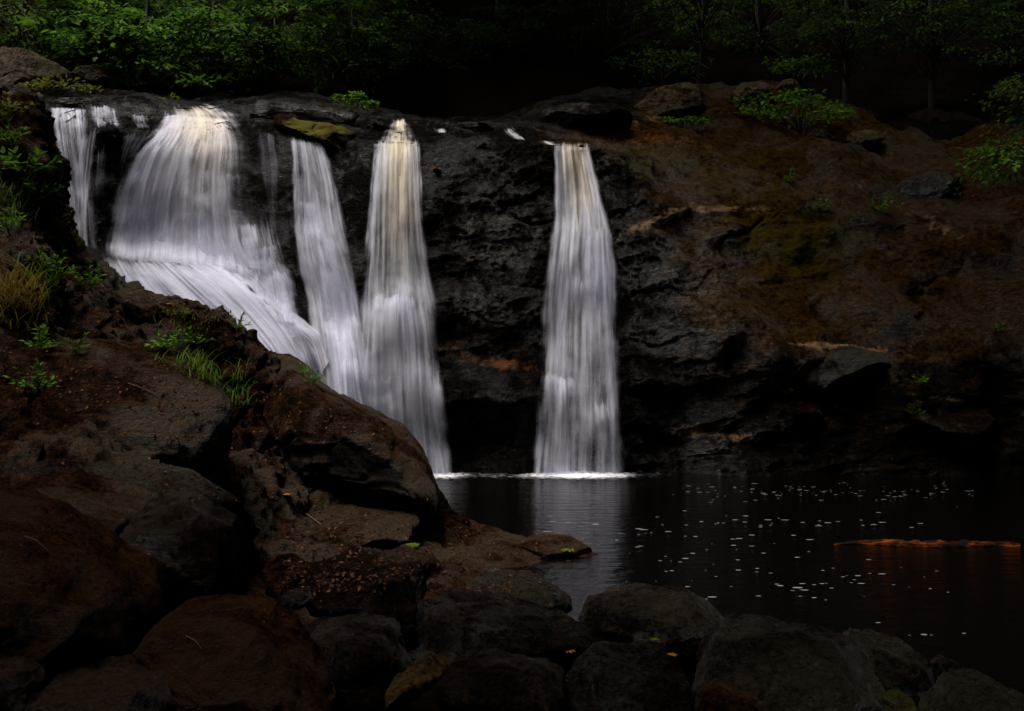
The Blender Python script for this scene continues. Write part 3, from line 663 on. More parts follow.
def bursts(L, R_, n, seed, v0=.12, v1=.8, w0=.16, w1=.45, l0=.12, l1=.4, off=.16):
    """short veils thrown out where the water strikes a step"""
    r = np.random.RandomState(seed); L = np.array(L, float); R_ = np.array(R_, float); out = []
    def at(Pl, t):
        s_ = np.concatenate([[0], np.cumsum(np.hypot(*np.diff(Pl, axis=0).T))]); s_ /= s_[-1]
        return np.array([np.interp(t, s_, Pl[:, 0]), np.interp(t, s_, Pl[:, 1])])
    for k in range(n):
        a = r.uniform(v0, v1); b = min(a + r.uniform(l0, l1), 1.0); ww = r.uniform(w0, w1); u0 = r.uniform(.02, .98 - ww)
        l, rr = [], []
        for f in (0, .3, .65, 1):
            t_ = a + (b - a) * f; l_, r_ = at(L, t_), at(R_, t_); g_ = .05 * f ** .5
            l.append(tuple(l_ + (r_ - l_) * (u0 - g_))); rr.append(tuple(l_ + (r_ - l_) * (u0 + ww + g_)))
        out.append(dict(L=l, R=rr, off=off + r.uniform(0, .14), dens=[(0, r.uniform(.55, .9)), (.3, r.uniform(.4, .6)), (1, .1)], startfade=r.uniform(.2, .4), endfade=.5, edge=.45, nu=30, nv=50, jagged=.10))
    return out
# right cascade
DL = [(552,141),(552,180),(549,225),(544,255),(539,300),(537,360),(531,420),(527,476)]
DR = [(590,142),(600,180),(609,215),(616,240),(621,290),(623,360),(626,420),(628,476)]
RL, RR_ = DL, DR
falls('tall narrow cascade furthest right, falling straight into the dark pool',
  layers(DL, DR, 2, edge=.13, dens=[(0,.75),(.2,.52),(.45,.52),(.7,.42),(1,.42)], tint=[(0,1.0),(.15,.7),(.35,.1),(1,0)], nu=90) +
  [dict(startfade=.06, jagged=.03, L=[(583,228),(580,300),(578,380),(576,474)], R=[(612,224),(618,300),(620,380),(620,474)], off=.22, dens=[(0,1.15),(.1,.95),(.3,.5),(1,.2)], nu=50, edge=.3),
   dict(L=[(550,258),(545,320),(540,400)], R=[(612,250),(616,320),(618,400)], off=.18, dens=[(0,.5),(.3,.5),(1,.1)], startfade=.15, endfade=.4),
   dict(startfade=.07, jagged=.04, L=[(541,374),(537,420),(533,474)], R=[(578,376),(582,420),(586,474)], off=.25, dens=[(0,1.1),(.15,.8),(.4,.4),(1,.25)], nu=50, edge=.3),
   dict(startfade=.14, L=[(590,400),(592,440),(592,474)], R=[(612,395),(618,430),(622,474)], off=.2, dens=[(0,.5),(.25,.4),(1,.2)], nu=40),
   dict(startfade=.14, L=[(562,150),(565,200),(560,260),(552,330)], R=[(600,180),(606,220),(606,260),(606,330)], off=.17, dens=[(0,.3),(.4,.65),(1,.1)], endfade=.4)] + bursts(DL, DR, 11, 5))
# middle cascade
falls('cream topped cascade in the middle, widening towards its foot',
  layers([(372,138),(366,200),(361,260),(355,310),(351,370),(348,420),(360,477)], [(421,138),(426,200),(430,255),(438,300),(446,370),(452,420),(458,477)], 2, edge=.13, dens=[(0,.7),(.2,.48),(.4,.52),(.7,.45),(1,.42)], tint=[(0,1.0),(.2,.8),(.4,.25),(1,0)], nu=90) +
  [dict(startfade=.06, jagged=.03, L=[(372,290),(362,330),(360,400),(362,470)], R=[(420,292),(428,330),(436,400),(444,476)], off=.22, dens=[(0,1.2),(.12,.9),(.35,.35),(.6,.3),(1,.3)], edge=.35),
   dict(startfade=.14, L=[(400,290),(405,340),(405,400),(412,476)], R=[(424,292),(432,340),(438,400),(446,476)], off=.27, dens=[(0,.75),(.4,.6),(1,.35)], edge=.3),
   dict(startfade=.14, L=[(360,375),(356,400),(352,450)], R=[(400,372),(408,400),(415,450)], off=.25, dens=[(0,.7),(.4,.5),(1,.1)], edge=.3),
   dict(startfade=.14, L=[(392,142),(390,200),(384,260)], R=[(412,142),(410,200),(412,260)], off=.2, dens=[(0,.7),(.5,.5),(1,.3)], tint=[(0,1),(.6,.8),(1,.3)], nu=40, edge=.3)] + bursts([(369,141),(361,260),(351,370),(360,477)], [(424,141),(430,255),(446,370),(458,477)], 11, 6, v0=.3))
# second from the left, thin
falls('thin two stranded cascade between the broad left fall and the cream topped one',
  layers([(289,136),(290,175),(289,220),(295,260),(304,300),(308,340),(310,390),(315,440)], [(325,141),(338,180),(346,220),(356,260),(363,300),(368,340),(380,390),(400,440)], 2, edge=.13, dens=[(0,.6),(.12,.42),(.4,.5),(.6,.58),(1,.6)], nu=70) +
  [dict(startfade=.08, jagged=.04, L=[(292,198),(296,240),(305,290)], R=[(317,198),(325,240),(335,290)], off=.2, dens=[(0,.75),(.4,.4),(1,.1)], nu=50, edge=.2),
   dict(startfade=.07, jagged=.04, L=[(312,262),(318,310),(325,360),(332,410)], R=[(345,262),(355,310),(358,360),(362,410)], off=.25, dens=[(0,.8),(.3,.5),(1,.4)], edge=.3),
   dict(startfade=.07, jagged=.04, L=[(318,318),(322,350),(330,410)], R=[(356,316),(362,350),(370,410)], off=.28, dens=[(0,.8),(.4,.6),(1,.5)], edge=.2),
   dict(startfade=.14, L=[(335,355),(336,390),(345,430)], R=[(362,352),(366,390),(375,430)], off=.3, dens=[(0,.7),(.4,.6),(1,.5)], edge=.3)] + bursts([(290,150),(290,220),(308,300),(325,430)], [(330,160),(344,220),(362,300),(395,430)], 9, 7, v0=.2))
# broad left cascade: dome, side strands and the apron it lands on
falls('broad domed cascade on the left, spreading down a slanting apron of rock',
  layers([(164,113),(146,134),(126,152),(112,185),(102,220),(96,262)], [(240,119),(252,138),(258,160),(263,195),(272,235),(286,290)], 3, dens=[(0,.75),(.12,.6),(.3,.5),(.7,.55),(1,.8)], tint=[(0,.6),(.2,.5),(.6,.1),(1,0)], nu=140, nv=100, edge=.12, edger=.4, endfade=.12) +
  [dict(L=[(160,104),(158,114),(136,140)], R=[(214,102),(240,112),(264,146)], off=.12, clear=.12, rocks=True, startfade=.3, edge=.3, endfade=.5, dens=[(0,.8),(1,.7)], tint=.8, nv=30, nu=60, hang=.3),
   dict(startfade=.14, L=[(150,132),(130,150),(112,190),(100,240)], R=[(200,140),(200,160),(196,200),(192,256)], off=.3, dens=[(0,.5),(.3,.5),(1,.3)], edge=.2),
   dict(L=[(185,205),(180,240),(180,262)], R=[(245,195),(258,240),(275,270)], off=.3, dens=[(0,.6),(.5,.6),(1,.5)], edge=.3, startfade=.3),
   dict(startfade=.14, L=[(236,232),(240,250),(248,275)], R=[(256,236),(262,250),(268,278)], off=.25, dens=[(0,.7),(1,.3)], nv=40, nu=40, edge=.3),
   dict(startfade=.14, L=[(254,247),(255,262),(256,274)], R=[(277,243),(278,262),(279,272)], off=.2, dens=[(0,.62),(1,.35)], nv=30, nu=40, edge=.1),
   dict(startfade=.14, L=[(246,268),(250,290),(262,320)], R=[(284,272),(292,290),(298,322)], off=.25, dens=[(0,.75),(.4,.42),(1,.3)], nv=40, nu=50, edge=.2)] +
  bursts([(126,152),(112,185),(102,220),(96,262)], [(258,160),(263,195),(272,235),(286,290)], 16, 8, v0=.05, w0=.1, w1=.3) + [
   dict(L=[(236,190),(240,240),(250,300),(262,340)], R=[(276,205),(288,250),(300,300),(312,335)], off=.14, dens=[(0,.1),(.3,.36),(1,.42)], nu=60, edge=.2, startfade=.3),
   dict(L=[(250,128),(256,180),(262,240)], R=[(292,138),(294,190),(298,250)], off=.06, dens=[(0,.16),(1,.12)], nu=60, edge=.3),
   dict(L=[(228,215),(232,240),(240,262)], R=[(262,222),(268,245),(274,262)], off=.22, dens=[(0,.8),(.5,.45),(1,.2)], nu=40, edge=.35, startfade=.2, endfade=.3),
   dict(L=[(244,250),(250,275),(258,310)], R=[(292,262),(302,290),(306,325)], off=.20, dens=[(0,.75),(.5,.42),(1,.3)], nu=50, edge=.3, startfade=.15, endfade=.2),
   dict(L=[(268,270),(276,290),(282,320)], R=[(284,266),(296,290),(300,326)], off=.24, dens=[(0,.85),(.4,.5),(1,.3)], nu=30, edge=.4, startfade=.1)] +
  layers([(92,247),(104,275),(125,305),(160,335),(200,365),(250,410)], [(196,256),(225,266),(252,285),(272,305),(300,345),(325,400)], 3, dens=[(0,.85),(.3,.75),(.7,.6),(1,.6)], nu=120, nv=90, edge=.05, fold=.10, off=.24, hang=.3, startfade=.22, jagged=.05) +
  layers([(196,254),(226,270),(262,300),(290,325),(310,345),(320,375)], [(222,258),(250,268),(280,300),(308,322),(322,334),(330,360)], 2, dens=[(0,.6),(.5,.8),(1,.7)], tint=[(0,0),(.8,0),(1,.3)], nu=40, edge=.2, fold=.08, hang=.3) +
  layers([(262,300),(268,330),(285,370),(300,410)], [(300,322),(318,345),(328,370),(340,410)], 2, dens=[(0,.7),(.3,.45),(1,.4)], nu=60, edge=.2, fold=.1, hang=.3))
# far left veil
falls('pale veil of water at the far left beside the leafy bank',
  layers([(46,106),(52,140),(60,190),(68,245)], [(90,108),(92,135),(96,190),(100,250)], 2, dens=[(0,.6),(.15,.42),(.5,.42),(1,.22)], nu=70, off=.1) +
  [dict(startfade=.1, L=[(84,128),(76,150),(73,190),(74,250)], R=[(98,126),(96,150),(92,190),(92,250)], off=.3, dens=[(0,.75),(.3,.55),(1,.3)], nu=30, edge=.3),
   dict(startfade=.14, L=[(96,146),(94,170),(90,215)], R=[(108,144),(106,170),(104,215)], off=.15, dens=[(0,.5),(1,.1)], nu=20, edge=.3, endfade=.5)])
falls('row of short thin curtains dropping behind the dark square rock at upper left',
  [dict(startfade=.12, L=[(84,104),(85,127)], R=[(122,107),(126,130)], off=.10, clear=.2, rocks=True, dens=[(0,.7),(1,.55)], nv=40, nu=80, edge=.4, endfade=.3, hang=.1, jagged=.12),
   dict(startfade=.14, L=[(128,113),(131,130)], R=[(150,114),(154,130)], off=.10, clear=.2, rocks=True, dens=[(0,.62),(1,.5)], nv=40, nu=50, edge=.45, endfade=.35, hang=.1, jagged=.12),
   dict(startfade=.14, L=[(122,131),(118,150),(112,190)], R=[(160,130),(140,150),(124,190)], off=.1, dens=[(0,.55),(.4,.2),(1,.05)], nu=60, endfade=.5)])
# rivulets behind the brink
gR = 'cream rivulets running up to the brink'
falls('cream rivulet feeding the middle cascade from behind', [dict(L=[(390,117),(382,128),(374,141)], R=[(410,117),(416,128),(421,142)], off=.05, clear=.10, rocks=True, dens=[(0,.8),(.5,.5),(1,.6)], tint=.9, nv=40, nu=50, hang=1, edge=.45, startfade=.25)], gR)
falls('small patch of white water right of the cream rivulet', [dict(L=[(430,126),(432,132)], R=[(452,129),(450,136)], off=.05, clear=.10, rocks=True, dens=[(0,.6),(1,.6)], tint=.5, nv=20, nu=40, hang=1, edge=.5, startfade=.4, endfade=.4)], gR)
falls('little twisting rivulet left of the top of the right hand cascade', [dict(L=[(499,126),(505,135),(516,141)], R=[(514,124),(523,133),(531,140)], off=.05, clear=.10, rocks=True, dens=[(0,.45),(1,.55)], tint=.5, nv=30, nu=40, hang=1, edge=.5, startfade=.25, endfade=.3)], gR)
falls('thin white sliver of water at the lip of the right hand cascade', [dict(L=[(536,141),(540,144)], R=[(550,139),(562,145)], off=.05, clear=.10, rocks=True, dens=[(0,.7),(1,.9)], tint=.4, nv=20, nu=40, hang=1, edge=.5, startfade=.4)], gR)

# foam at the foot
def foam_strip():
    nu, nv = 260, 24
    pxq = np.linspace(395, 700, nu); V = np.zeros((nv, nu, 3)); dn = np.zeros((nv, nu))
    for j, p in enumerate(pxq):
        inten = 0.85 * math.exp(-((p - 578) / 46) ** 2) + 0.55 * math.exp(-((p - 440) / 32) ** 2) + 0.13 + .1 * math.sin(p * .11) * math.sin(p * .037)
        for i in range(nv):
            t = i / (nv - 1)
            Yv = 21.9 - 2.0 * t
            V[i, j] = ((p - 512) / FL * Yv, Yv, 0.02 + 0.08 * inten * max(0, 1 - t * 2.6) ** 2)
            dn[i, j] = inten * (sstep(.6, 0.2, t) * .7 + .3 * sstep(1, .3, t)) * sstep(395, 410, p) * sstep(700, 640, p)
    n_ = fbm(V.reshape(-1, 3) * np.array([5, 5, 5]), 3).reshape(nv, nu)
    V[..., 2] += np.abs(n_) * 0.05 * dn
    me = raw_mesh('foam', V.reshape(-1, 3), grid_faces(nu, nv), M['foam'], attrs=dict(dens=dn.ravel()))
    tag(link('foam', me), 'white line of foam where the cascades hit the pool', 'foam', kind='stuff')
foam_strip()

# foam flecks
def flecks():
    r = np.random.RandomState(4); Vs, Fs = [], []; n = 0
    spots = []
    for _ in range(190): spots.append((r.uniform(660, 980), r.normal(491, 8), r.uniform(.02, .05)))
    for _ in range(50): spots.append((r.uniform(668, 950), r.normal(523, 4), r.uniform(.03, .06)))
    for _ in range(60): spots.append((r.uniform(530, 700), r.normal(532, 9), r.uniform(.02, .06)))
    for _ in range(80): spots.append((r.uniform(620, 900), r.uniform(535, 600), r.uniform(.015, .05)))
    for _ in range(50): spots.append((r.uniform(540, 980), r.uniform(560, 640), r.uniform(.012, .03)))
    for a, b, s in [(716,589,.06),(726,594,.045),(797,588,.07),(781,586,.05),(802,584,.04),(765,626,.06),(755,628,.045),(837,615,.05),(924,635,.055),(955,611,.04),(822,584,.04),(814,585,.03),(700,573,.035),(686,579,.045),(681,582,.03),(975,614,.03),(878,623,.03),(930,589,.035),(723,556,.03),(858,576,.04),(647,586,.035),(660,561,.03)]:
        spots.append((a, b, s))
    for a, b, s in spots:
        if b < 482: continue
        if s < .061 and float(perlin(np.array([a / 34, b / 9, 3.3]))) < 0 and r.rand() < .75: continue
        Yd = H0 * FL / (b - 355.5); x0 = (a - 512) / FL * Yd; k = 9
        th = np.linspace(0, 2 * np.pi, k, endpoint=False); rr = s * .5 * (0.7 + 0.5 * r.rand(k)); sx = r.uniform(1, 2.6)
        ring = np.stack([x0 + rr * np.cos(th) * sx, Yd + rr * np.sin(th) * .9, np.full(k, 0.005)], -1)
        V = np.vstack([ring, [[x0, Yd, 0.005 + 0.03 * s]]])
        Fs.append(np.array([[n + i, n + (i + 1) % k, n + k] for i in range(k)])); Vs.append(V); n += k + 1
    me = raw_mesh('foam_flecks', np.concatenate(Vs), np.concatenate(Fs), M['fleck'])
    tag(link('foam_flecks', me), 'small white flecks of foam drifting on the dark pool', 'foam', kind='stuff')
flecks()

# ------------------------------------------------------------ tubes, logs, trees
def tube_arrays(path, radii, k=10, wob=0.0, seed=0):
    path = np.asarray(path, float); n = len(path)
    T = np.gradient(path, axis=0); T /= np.linalg.norm(T, axis=1)[:, None] + 1e-9
    ref = np.array([0, 0, 1.0]) if abs(T[0, 2]) < .8 else np.array([1.0, 0, 0])
    U = np.cross(T, ref); U /= np.linalg.norm(U, axis=1)[:, None] + 1e-9; W = np.cross(T, U)
    th = np.linspace(0, 2 * np.pi, k, endpoint=False)
    R = np.asarray(radii)[:, None] * (1 + wob * perlin(np.stack(np.broadcast_arrays(np.cos(th)[None] * 1.3 + seed, np.sin(th)[None] * 1.3, np.arange(n)[:, None] * 0.35), -1)))
    V = path[:, None] + R[..., None] * (np.cos(th)[None, :, None] * U[:, None] + np.sin(th)[None, :, None] * W[:, None])
    return V.reshape(-1, 3), grid_faces(k, n, True)

def merge(parts):
    V, F, n = [], [], 0
    for v, f in parts: V.append(v); F.append(f + n); n += len(v)
    return np.concatenate(V), np.concatenate(F)

# floating log
t = np.linspace(0, 1, 60)
pa = np.stack([4.42 + 2.5 * t, 13.75 - 0.15 * t + 0.05 * np.sin(t * 9), 0.0 + 0.015 * np.sin(t * 7.0)], -1)
ra = 0.105 * np.clip(np.sin(np.clip(t * 1.3 + 0.08, 0, 1.57)), .1, 1) * (1 - .75 * t ** 4) + .008
V, F = tube_arrays(pa, ra, 20, .5, 4)
lg = tag(link('log', raw_mesh('log', rebase(V, pa[0]), F, M['log']), loc=pa[0]), 'rotting orange brown log floating low in the pool at right', 'log')

def leaf_arrays(pos, dirv, nrm, size, r, aspect=0.5, fold=0.25):
    """diamond leaves folded along the midrib: 4 verts -> 2 tris each, 6 verts for a rounder outline"""
    pos = np.asarray(pos); n = len(pos)
    d = dirv / (np.linalg.norm(dirv, axis=1)[:, None] + 1e-9)
    s = np.cross(nrm, d); s /= np.linalg.norm(s, axis=1)[:, None] + 1e-9
    nn = np.cross(d, s)
    L = size[:, None]; W = L * aspect
    v0 = pos; v1 = pos + d * L * .35 + s * W * .5 + nn * L * fold * .2; v2 = pos + d * L * .7 + s * W * .36 + nn * L * .1 * fold
    v3 = pos + d * L - nn * L * .12; v4 = pos + d * L * .7 - s * W * .36 + nn * L * .1 * fold; v5 = pos + d * L * .35 - s * W * .5 + nn * L * fold * .2
    V = np.stack([v0, v1, v2, v3, v4, v5], 1).reshape(-1, 3)
    b = np.arange(n)[:, None] * 6
    F = np.concatenate([b + np.array([[0, 1, 2, 3]]), b + np.array([[0, 3, 4, 5]])])
    return V, F, np.repeat(r, 6)

def spray_positions(rs, c, out, size, n):
    """flat layered fan of leaves around a twig"""
    out = out / (np.linalg.norm(out) + 1e-9)
    side = np.cross(out, (0, 0, 1)); side /= np.linalg.norm(side) + 1e-9
    up = np.cross(side, out)
    a = rs.rand(n); b = rs.normal(size=n) * (0.12 + 0.38 * np.sin(np.pi * np.clip(a * .85 + .1, 0, 1)))
    droop = -0.25 * a ** 2 - .1 * b ** 2
    p = c + size * (a[:, None] * out + b[:, None] * side + (droop + rs.normal(size=n) * .05)[:, None] * up)
    d = out * .8 + side * np.sign(b)[:, None] * .7 + rs.normal(size=(n, 3)) * .35 + np.array([0, 0, -.15])
    nr = up + rs.normal(size=(n, 3)) * .35
    return p, d, nr

def make_tree(base, height, trunk_r, crown_c, crown_r, n_sprays, leaf, mat, label, group, seed, lean=(0, 0), spray=0.9, per=38, name='tree', cat='tree', aspect=.55, face=-0.6, limbs=True):
    rs = np.random.RandomState(seed); base = np.array(base, float)
    root = bpy.data.objects.new(name, None); col.objects.link(root); root.location = base; tag(root, label, cat, group)
    t = np.linspace(0, 1, 14)
    path = np.stack([lean[0] * t ** 1.4 + .10 * np.sin(t * 5 + seed), lean[1] * t + .08 * np.sin(t * 4 + seed * 2), height * t - .4], -1)
    parts = [tube_arrays(path, trunk_r * (1 - .8 * t) + .006, 9, .3, seed)]
    cc = np.array(crown_c) - base; cr = np.array(crown_r, float)
    LP, LD, LN, LS, LR = [], [], [], [], []
    for k in range(n_sprays):
        v = rs.normal(size=3); v /= np.linalg.norm(v); rr = rs.rand() ** .45
        v[1] += face * rs.rand(); 
        c = cc + v * cr * rr
        out = np.array([v[0], v[1], .15 * v[2] - .12]) + rs.normal(size=3) * .25
        out /= np.linalg.norm(out)
        sz = spray * rs.uniform(.6, 1.25)
        p, d, nr = spray_positions(rs, c, out, sz, per)
        LP.append(p); LD.append(d); LN.append(nr); LS.append(leaf * rs.uniform(.6, 1.25, per)); LR.append(np.clip(rs.rand() ** 2 * .8 + rs.rand(per) * .35, 0, 1))
        if limbs:
            zt = np.clip((c[2] - .25 * abs(c[0]) - .1) / height, .1, .95)
            j = path[int(zt * 13)]
            m = (j + c) / 2 + np.array([0, 0, .12])
            e = c + out * sz * .8
            parts.append(tube_arrays([j, m, c, e], [trunk_r * .22 + .004, .014, .009, .003], 5))
    V, F = merge(parts)
    link('trunk', raw_mesh('trunk', V, F, M['bark']), parent=root)
    LV, LF, LRr = leaf_arrays(np.concatenate(LP), np.concatenate(LD), np.concatenate(LN), np.concatenate(LS), np.concatenate(LR), aspect)
    link('crown', raw_mesh('crown', LV, LF, mat, smooth=False, attrs=dict(rnd=LRr)), parent=root)
    return root

gBT = 'young trees leaning over the top of the falls'
def bg_tree(px, py, Y, h, crx, crz, ns, leaf, mat, label, seed, cpy=None, cpx=None, trunk=.09, group=gBT, **k):
    """tree rooted on the slope at Y; crown centred where cpx, cpy fall at its own distance"""
    gx = (px - 512) / FL * Y; gz = ground_at(gx, Y) if Y > 30.8 else P(px, py, Y)[2]
    cy = Y - k.pop('fwd', .8)
    cc = P(cpx or px, cpy if cpy is not None else py - 40, cy)
    return make_tree((gx, Y, gz), h, trunk, cc, (crx, 1.0, crz), ns, leaf, mat, label, group, seed, **k)

bg_tree(20, 90, 33, 6.5, 2.0, 1.5, 42, .25, M['leaf_mid'], 'leafy young tree hanging over the big pale boulder at far upper left', 101, cpy=8)
bg_tree(85, 90, 32.5, 6, 1.9, 1.3, 46, .25, M['leaf_bright'], 'bright green sapling right of the pale boulder at upper left', 102, cpy=38)
bg_tree(150, 90, 32, 6, 1.9, 1.2, 50, .25, M['leaf_bright'], 'bright layered sapling above the thin left curtains', 103, cpy=52)
bg_tree(215, 90, 32, 6, 1.8, 1.3, 54, .25, M['leaf_bright'], 'broad leafed tree spreading above the top of the domed cascade', 104, cpy=48)
bg_tree(275, 95, 32.5, 6, 1.8, 1.4, 52, .23, M['leaf_mid'], 'layered green tree behind the mossy slab', 105, cpy=38)
bg_tree(350, 95, 33, 6, 2.0, 1.5, 52, .22, M['leaf_mid'], 'fine leaved tree behind the brink left of the middle cascade', 106, cpy=32)
bg_tree(120, 60, 36, 7, 2.6, 1.7, 80, .22, M['leaf_mid'], 'shaded tree on the slope behind the bright sapling, second row at upper left', 107, cpy=5)
bg_tree(300, 60, 36, 7, 2.6, 1.6, 80, .22, M['leaf_mid'], 'shaded tree in the second row over the domed cascade', 108, cpy=5)
bg_tree(420, 70, 35, 7, 2.2, 2.0, 60, .14, M['leaf_dark'], 'dark small leaved tree in deep shade above the middle cascade', 109, cpy=35)
bg_tree(500, 70, 36, 7, 2.2, 1.8, 40, .14, M['leaf_dark'], 'dim tree in the darkest part of the wood above the centre', 110, cpy=30)
bg_tree(610, 78, 35, 7, 2.2, 1.5, 30, .14, M['leaf_dark'], 'slim straight tree with a thin pale trunk above the right hand cascade', 111, cpy=10, trunk=.06)
bg_tree(700, 60, 33.5, 6, 1.7, .8, 35, .16, M['leaf_mid'], 'tree with a few bright leaves at the top edge right of centre', 112, cpy=-2, trunk=.06)
bg_tree(845, 92, 31.5, 9, 1.9, 1.0, 40, .15, M['leaf_dark'], 'bare trunked sapling rising behind the broad green shrub', 113, cpy=20, trunk=.11)
bg_tree(930, 110, 31.5, 9, 2.0, 1.4, 40, .15, M['leaf_dark'], 'straight dark trunk standing in shade at upper right', 114, cpy=15, trunk=.12)
bg_tree(1010, 100, 34, 8, 2.4, 1.8, 50, .15, M['leaf_dark'], 'shadowy tree at the top right corner', 115, cpy=20, trunk=.1)
bg_tree(760, 60, 36, 7, 2.4, 1.4, 50, .15, M['leaf_dark'], 'dim tree on the slope behind the tan boulders', 116, cpy=20)

def shrub(px, py, Y, rx, rz, ns, leaf, mat, label, seed, name='shrub', cat='shrub', group=None, up=.5):
    c = P(px, py, Y); base = c - np.array([0, 0, rz])
    rs = np.random.RandomState(seed)
    root = bpy.data.objects.new(name, None); col.objects.link(root); root.location = base; tag(root, label, cat, group)
    parts, LP, LD, LN, LS, LR = [], [], [], [], [], []
    for k in range(ns):
        v = rs.normal(size=3); v /= np.linalg.norm(v); v[2] = abs(v[2]) * rs.uniform(-.3, 1)
        cc = np.array([v[0] * rx, v[1] * .5 * rx, rz + v[2] * rz]) * rs.uniform(.5, 1)
        out = np.array([v[0], v[1] - .3, .1]) + rs.normal(size=3) * .2
        per = 22; sz = max(rx, rz) * .45
        p, d, nr = spray_positions(rs, cc, out, sz, per)
        LP.append(p); LD.append(d); LN.append(nr); LS.append(leaf * rs.uniform(.6, 1.2, per)); LR.append(rs.rand(per))
        parts.append(tube_arrays([np.zeros(3) + [0, 0, -.15], cc * .5 + [0, 0, rz * .15], cc], [.012, .009, .004], 5))
    V, F = merge(parts); link('stem', raw_mesh('stem', V, F, M['bark']), parent=root)
    LV, LF, R_ = leaf_arrays(np.concatenate(LP), np.concatenate(LD), np.concatenate(LN), np.concatenate(LS), np.concatenate(LR), .55)
    link('foliage', raw_mesh('foliage', LV, LF, mat, smooth=False, attrs=dict(rnd=R_)), parent=root)
    return root
shrub(800, 108, 27.8, 1.35, .55, 40, .16, M['leaf_bright'], 'broad green shrub growing among the tan boulders on the right slope', 201)
shrub(685, 120, 27.6, .42, .3, 12, .13, M['leaf_bright'], 'small green bush at the left foot of the tan boulders', 202)
shrub(800, 66, 31, 1.0, .4, 22, .15, M['leaf_mid'], 'dim bush at the foot of the bare trunked sapling', 203)
shrub(660, 62, 32, 1.3, .5, 24, .15, M['leaf_mid'], 'dark bush above the pale tan boulder left of the shrubs', 204)
shrub(358, 98, 27.5, .55, .25, 14, .14, M['leaf_bright'], 'little bright bush at the brink left of the middle cascade', 205)
shrub(160, 98, 28, .35, .15, 8, .12, M['leaf_olive'], 'tiny olive plant behind the thin left curtains', 206)
shrub(60, 88, 28.5, 1.0, .35, 20, .14, M['leaf_olive'], 'olive undergrowth below the big pale boulder', 207)
# branch reaching in at the right edge
make_tree((12.9, 20.5, 5.2), 3.2, .06, P(1020, 148, 20.5), (.95, .7, .32), 26, .15, M['leaf_mid'], 'bright leafy branch reaching in from the right edge', None, 301, lean=(-.4, 0), spray=.9, per=30)
make_tree((14.0, 26, 5.6), 5, .07, P(1040, 92, 25), (.9, .8, .7), 22, .15, M['leaf_dark'], 'dim leafy tree at the right edge above the bright branch', None, 302, lean=(-.6, 0))

# ------------------------------------------------------------ plants and grass on the rocks
def on(px, py):
    h = cast(px, py)
    return np.array(h[0]) if h else P(px, py, 14)
def plant(px, py, n, size, mat, label, seed, group=None, leaf=.09, name='plant', cat='plant'):
    b = on(px, py); rs = np.random.RandomState(seed)
    th = rs.uniform(0, 2 * np.pi, n); el_ = rs.uniform(.25, 1.2, n)
    d = np.stack([np.cos(th) * np.cos(el_), np.sin(th) * np.cos(el_) - .35, np.sin(el_)], -1)
    ln = size * rs.uniform(.4, 1, n); tips = d * ln[:, None]
    parts = [tube_arrays([np.zeros(3), tp * .6 + [0, 0, .02], tp], [.005, .004, .002], 4) for tp in tips]
    pos, dd, nn_, ss = [], [], [], []
    for tp, dv in zip(tips, d):
        for f in (.55, .78, 1.0):
            for s_ in (-1, 1):
                pos.append(tp * f); sv = np.cross(dv, (0, 0, 1)) * s_
                dd.append(dv * .6 + sv * (.9 if f < 1 else .4) + rs.normal(size=3) * .2); nn_.append(np.array([0, -.25, 1]) + rs.normal(size=3) * .25); ss.append(leaf * rs.uniform(.7, 1.2))
    root = bpy.data.objects.new(name, None); col.objects.link(root); root.location = b; tag(root, label, cat, group)
    V, F = merge(parts); link('stem', raw_mesh('stem', V, F, mat, attrs=dict(rnd=np.full(len(V), .3))), parent=root)
    LV, LF, R_ = leaf_arrays(np.array(pos), np.array(dd), np.array(nn_), np.array(ss), rs.rand(len(pos)), .5)
    link('foliage', raw_mesh('foliage', LV, LF, mat, smooth=False, attrs=dict(rnd=R_)), parent=root)
def grass(px, py, rx, n, h, mat, label, seed, ry=None, stuff=False):
    rs = np.random.RandomState(seed); V, F, R = [], [], []; k = 0
    b0 = on(px, py)
    pts = []
    for i in range(n):
        a = px + rs.normal() * rx * .5; b = py + rs.normal() * (ry or rx * .4) * .5
        hh = cast(a, b)
        if hh is None or np.linalg.norm(np.array(hh[0]) - b0) > 0.6: continue
        p = np.array(hh[0]) - [0, 0, .02]
        th = rs.uniform(0, 6.28); L = h * rs.uniform(.25, 1.05); lean = np.array([math.cos(th), math.sin(th) - .4, 0]) * L * rs.uniform(.3, 1.2)
        sv = np.array([math.sin(th), -math.cos(th), 0]) * .010
        for f0 in range(4):
            t0 = f0 / 3; c = p + lean * t0 ** 2 + np.array([0, 0, L * (t0 - .25 * t0 ** 2)])
            wv = sv * (1 - .85 * t0); V += [c - wv, c + wv]
        F += [[k + 0, k + 1, k + 3, k + 2], [k + 2, k + 3, k + 5, k + 4], [k + 4, k + 5, k + 7, k + 6]]; R += [rs.rand()] * 8; k += 8
    if not V: return
    me = raw_mesh('grass_clump', rebase(np.array(V), b0), np.array(F), mat, attrs=dict(rnd=np.array(R)))
    tag(link('grass' if stuff else 'grass_clump', me, loc=b0), label, 'grass' if stuff else 'grass clump', kind='stuff' if stuff else None)

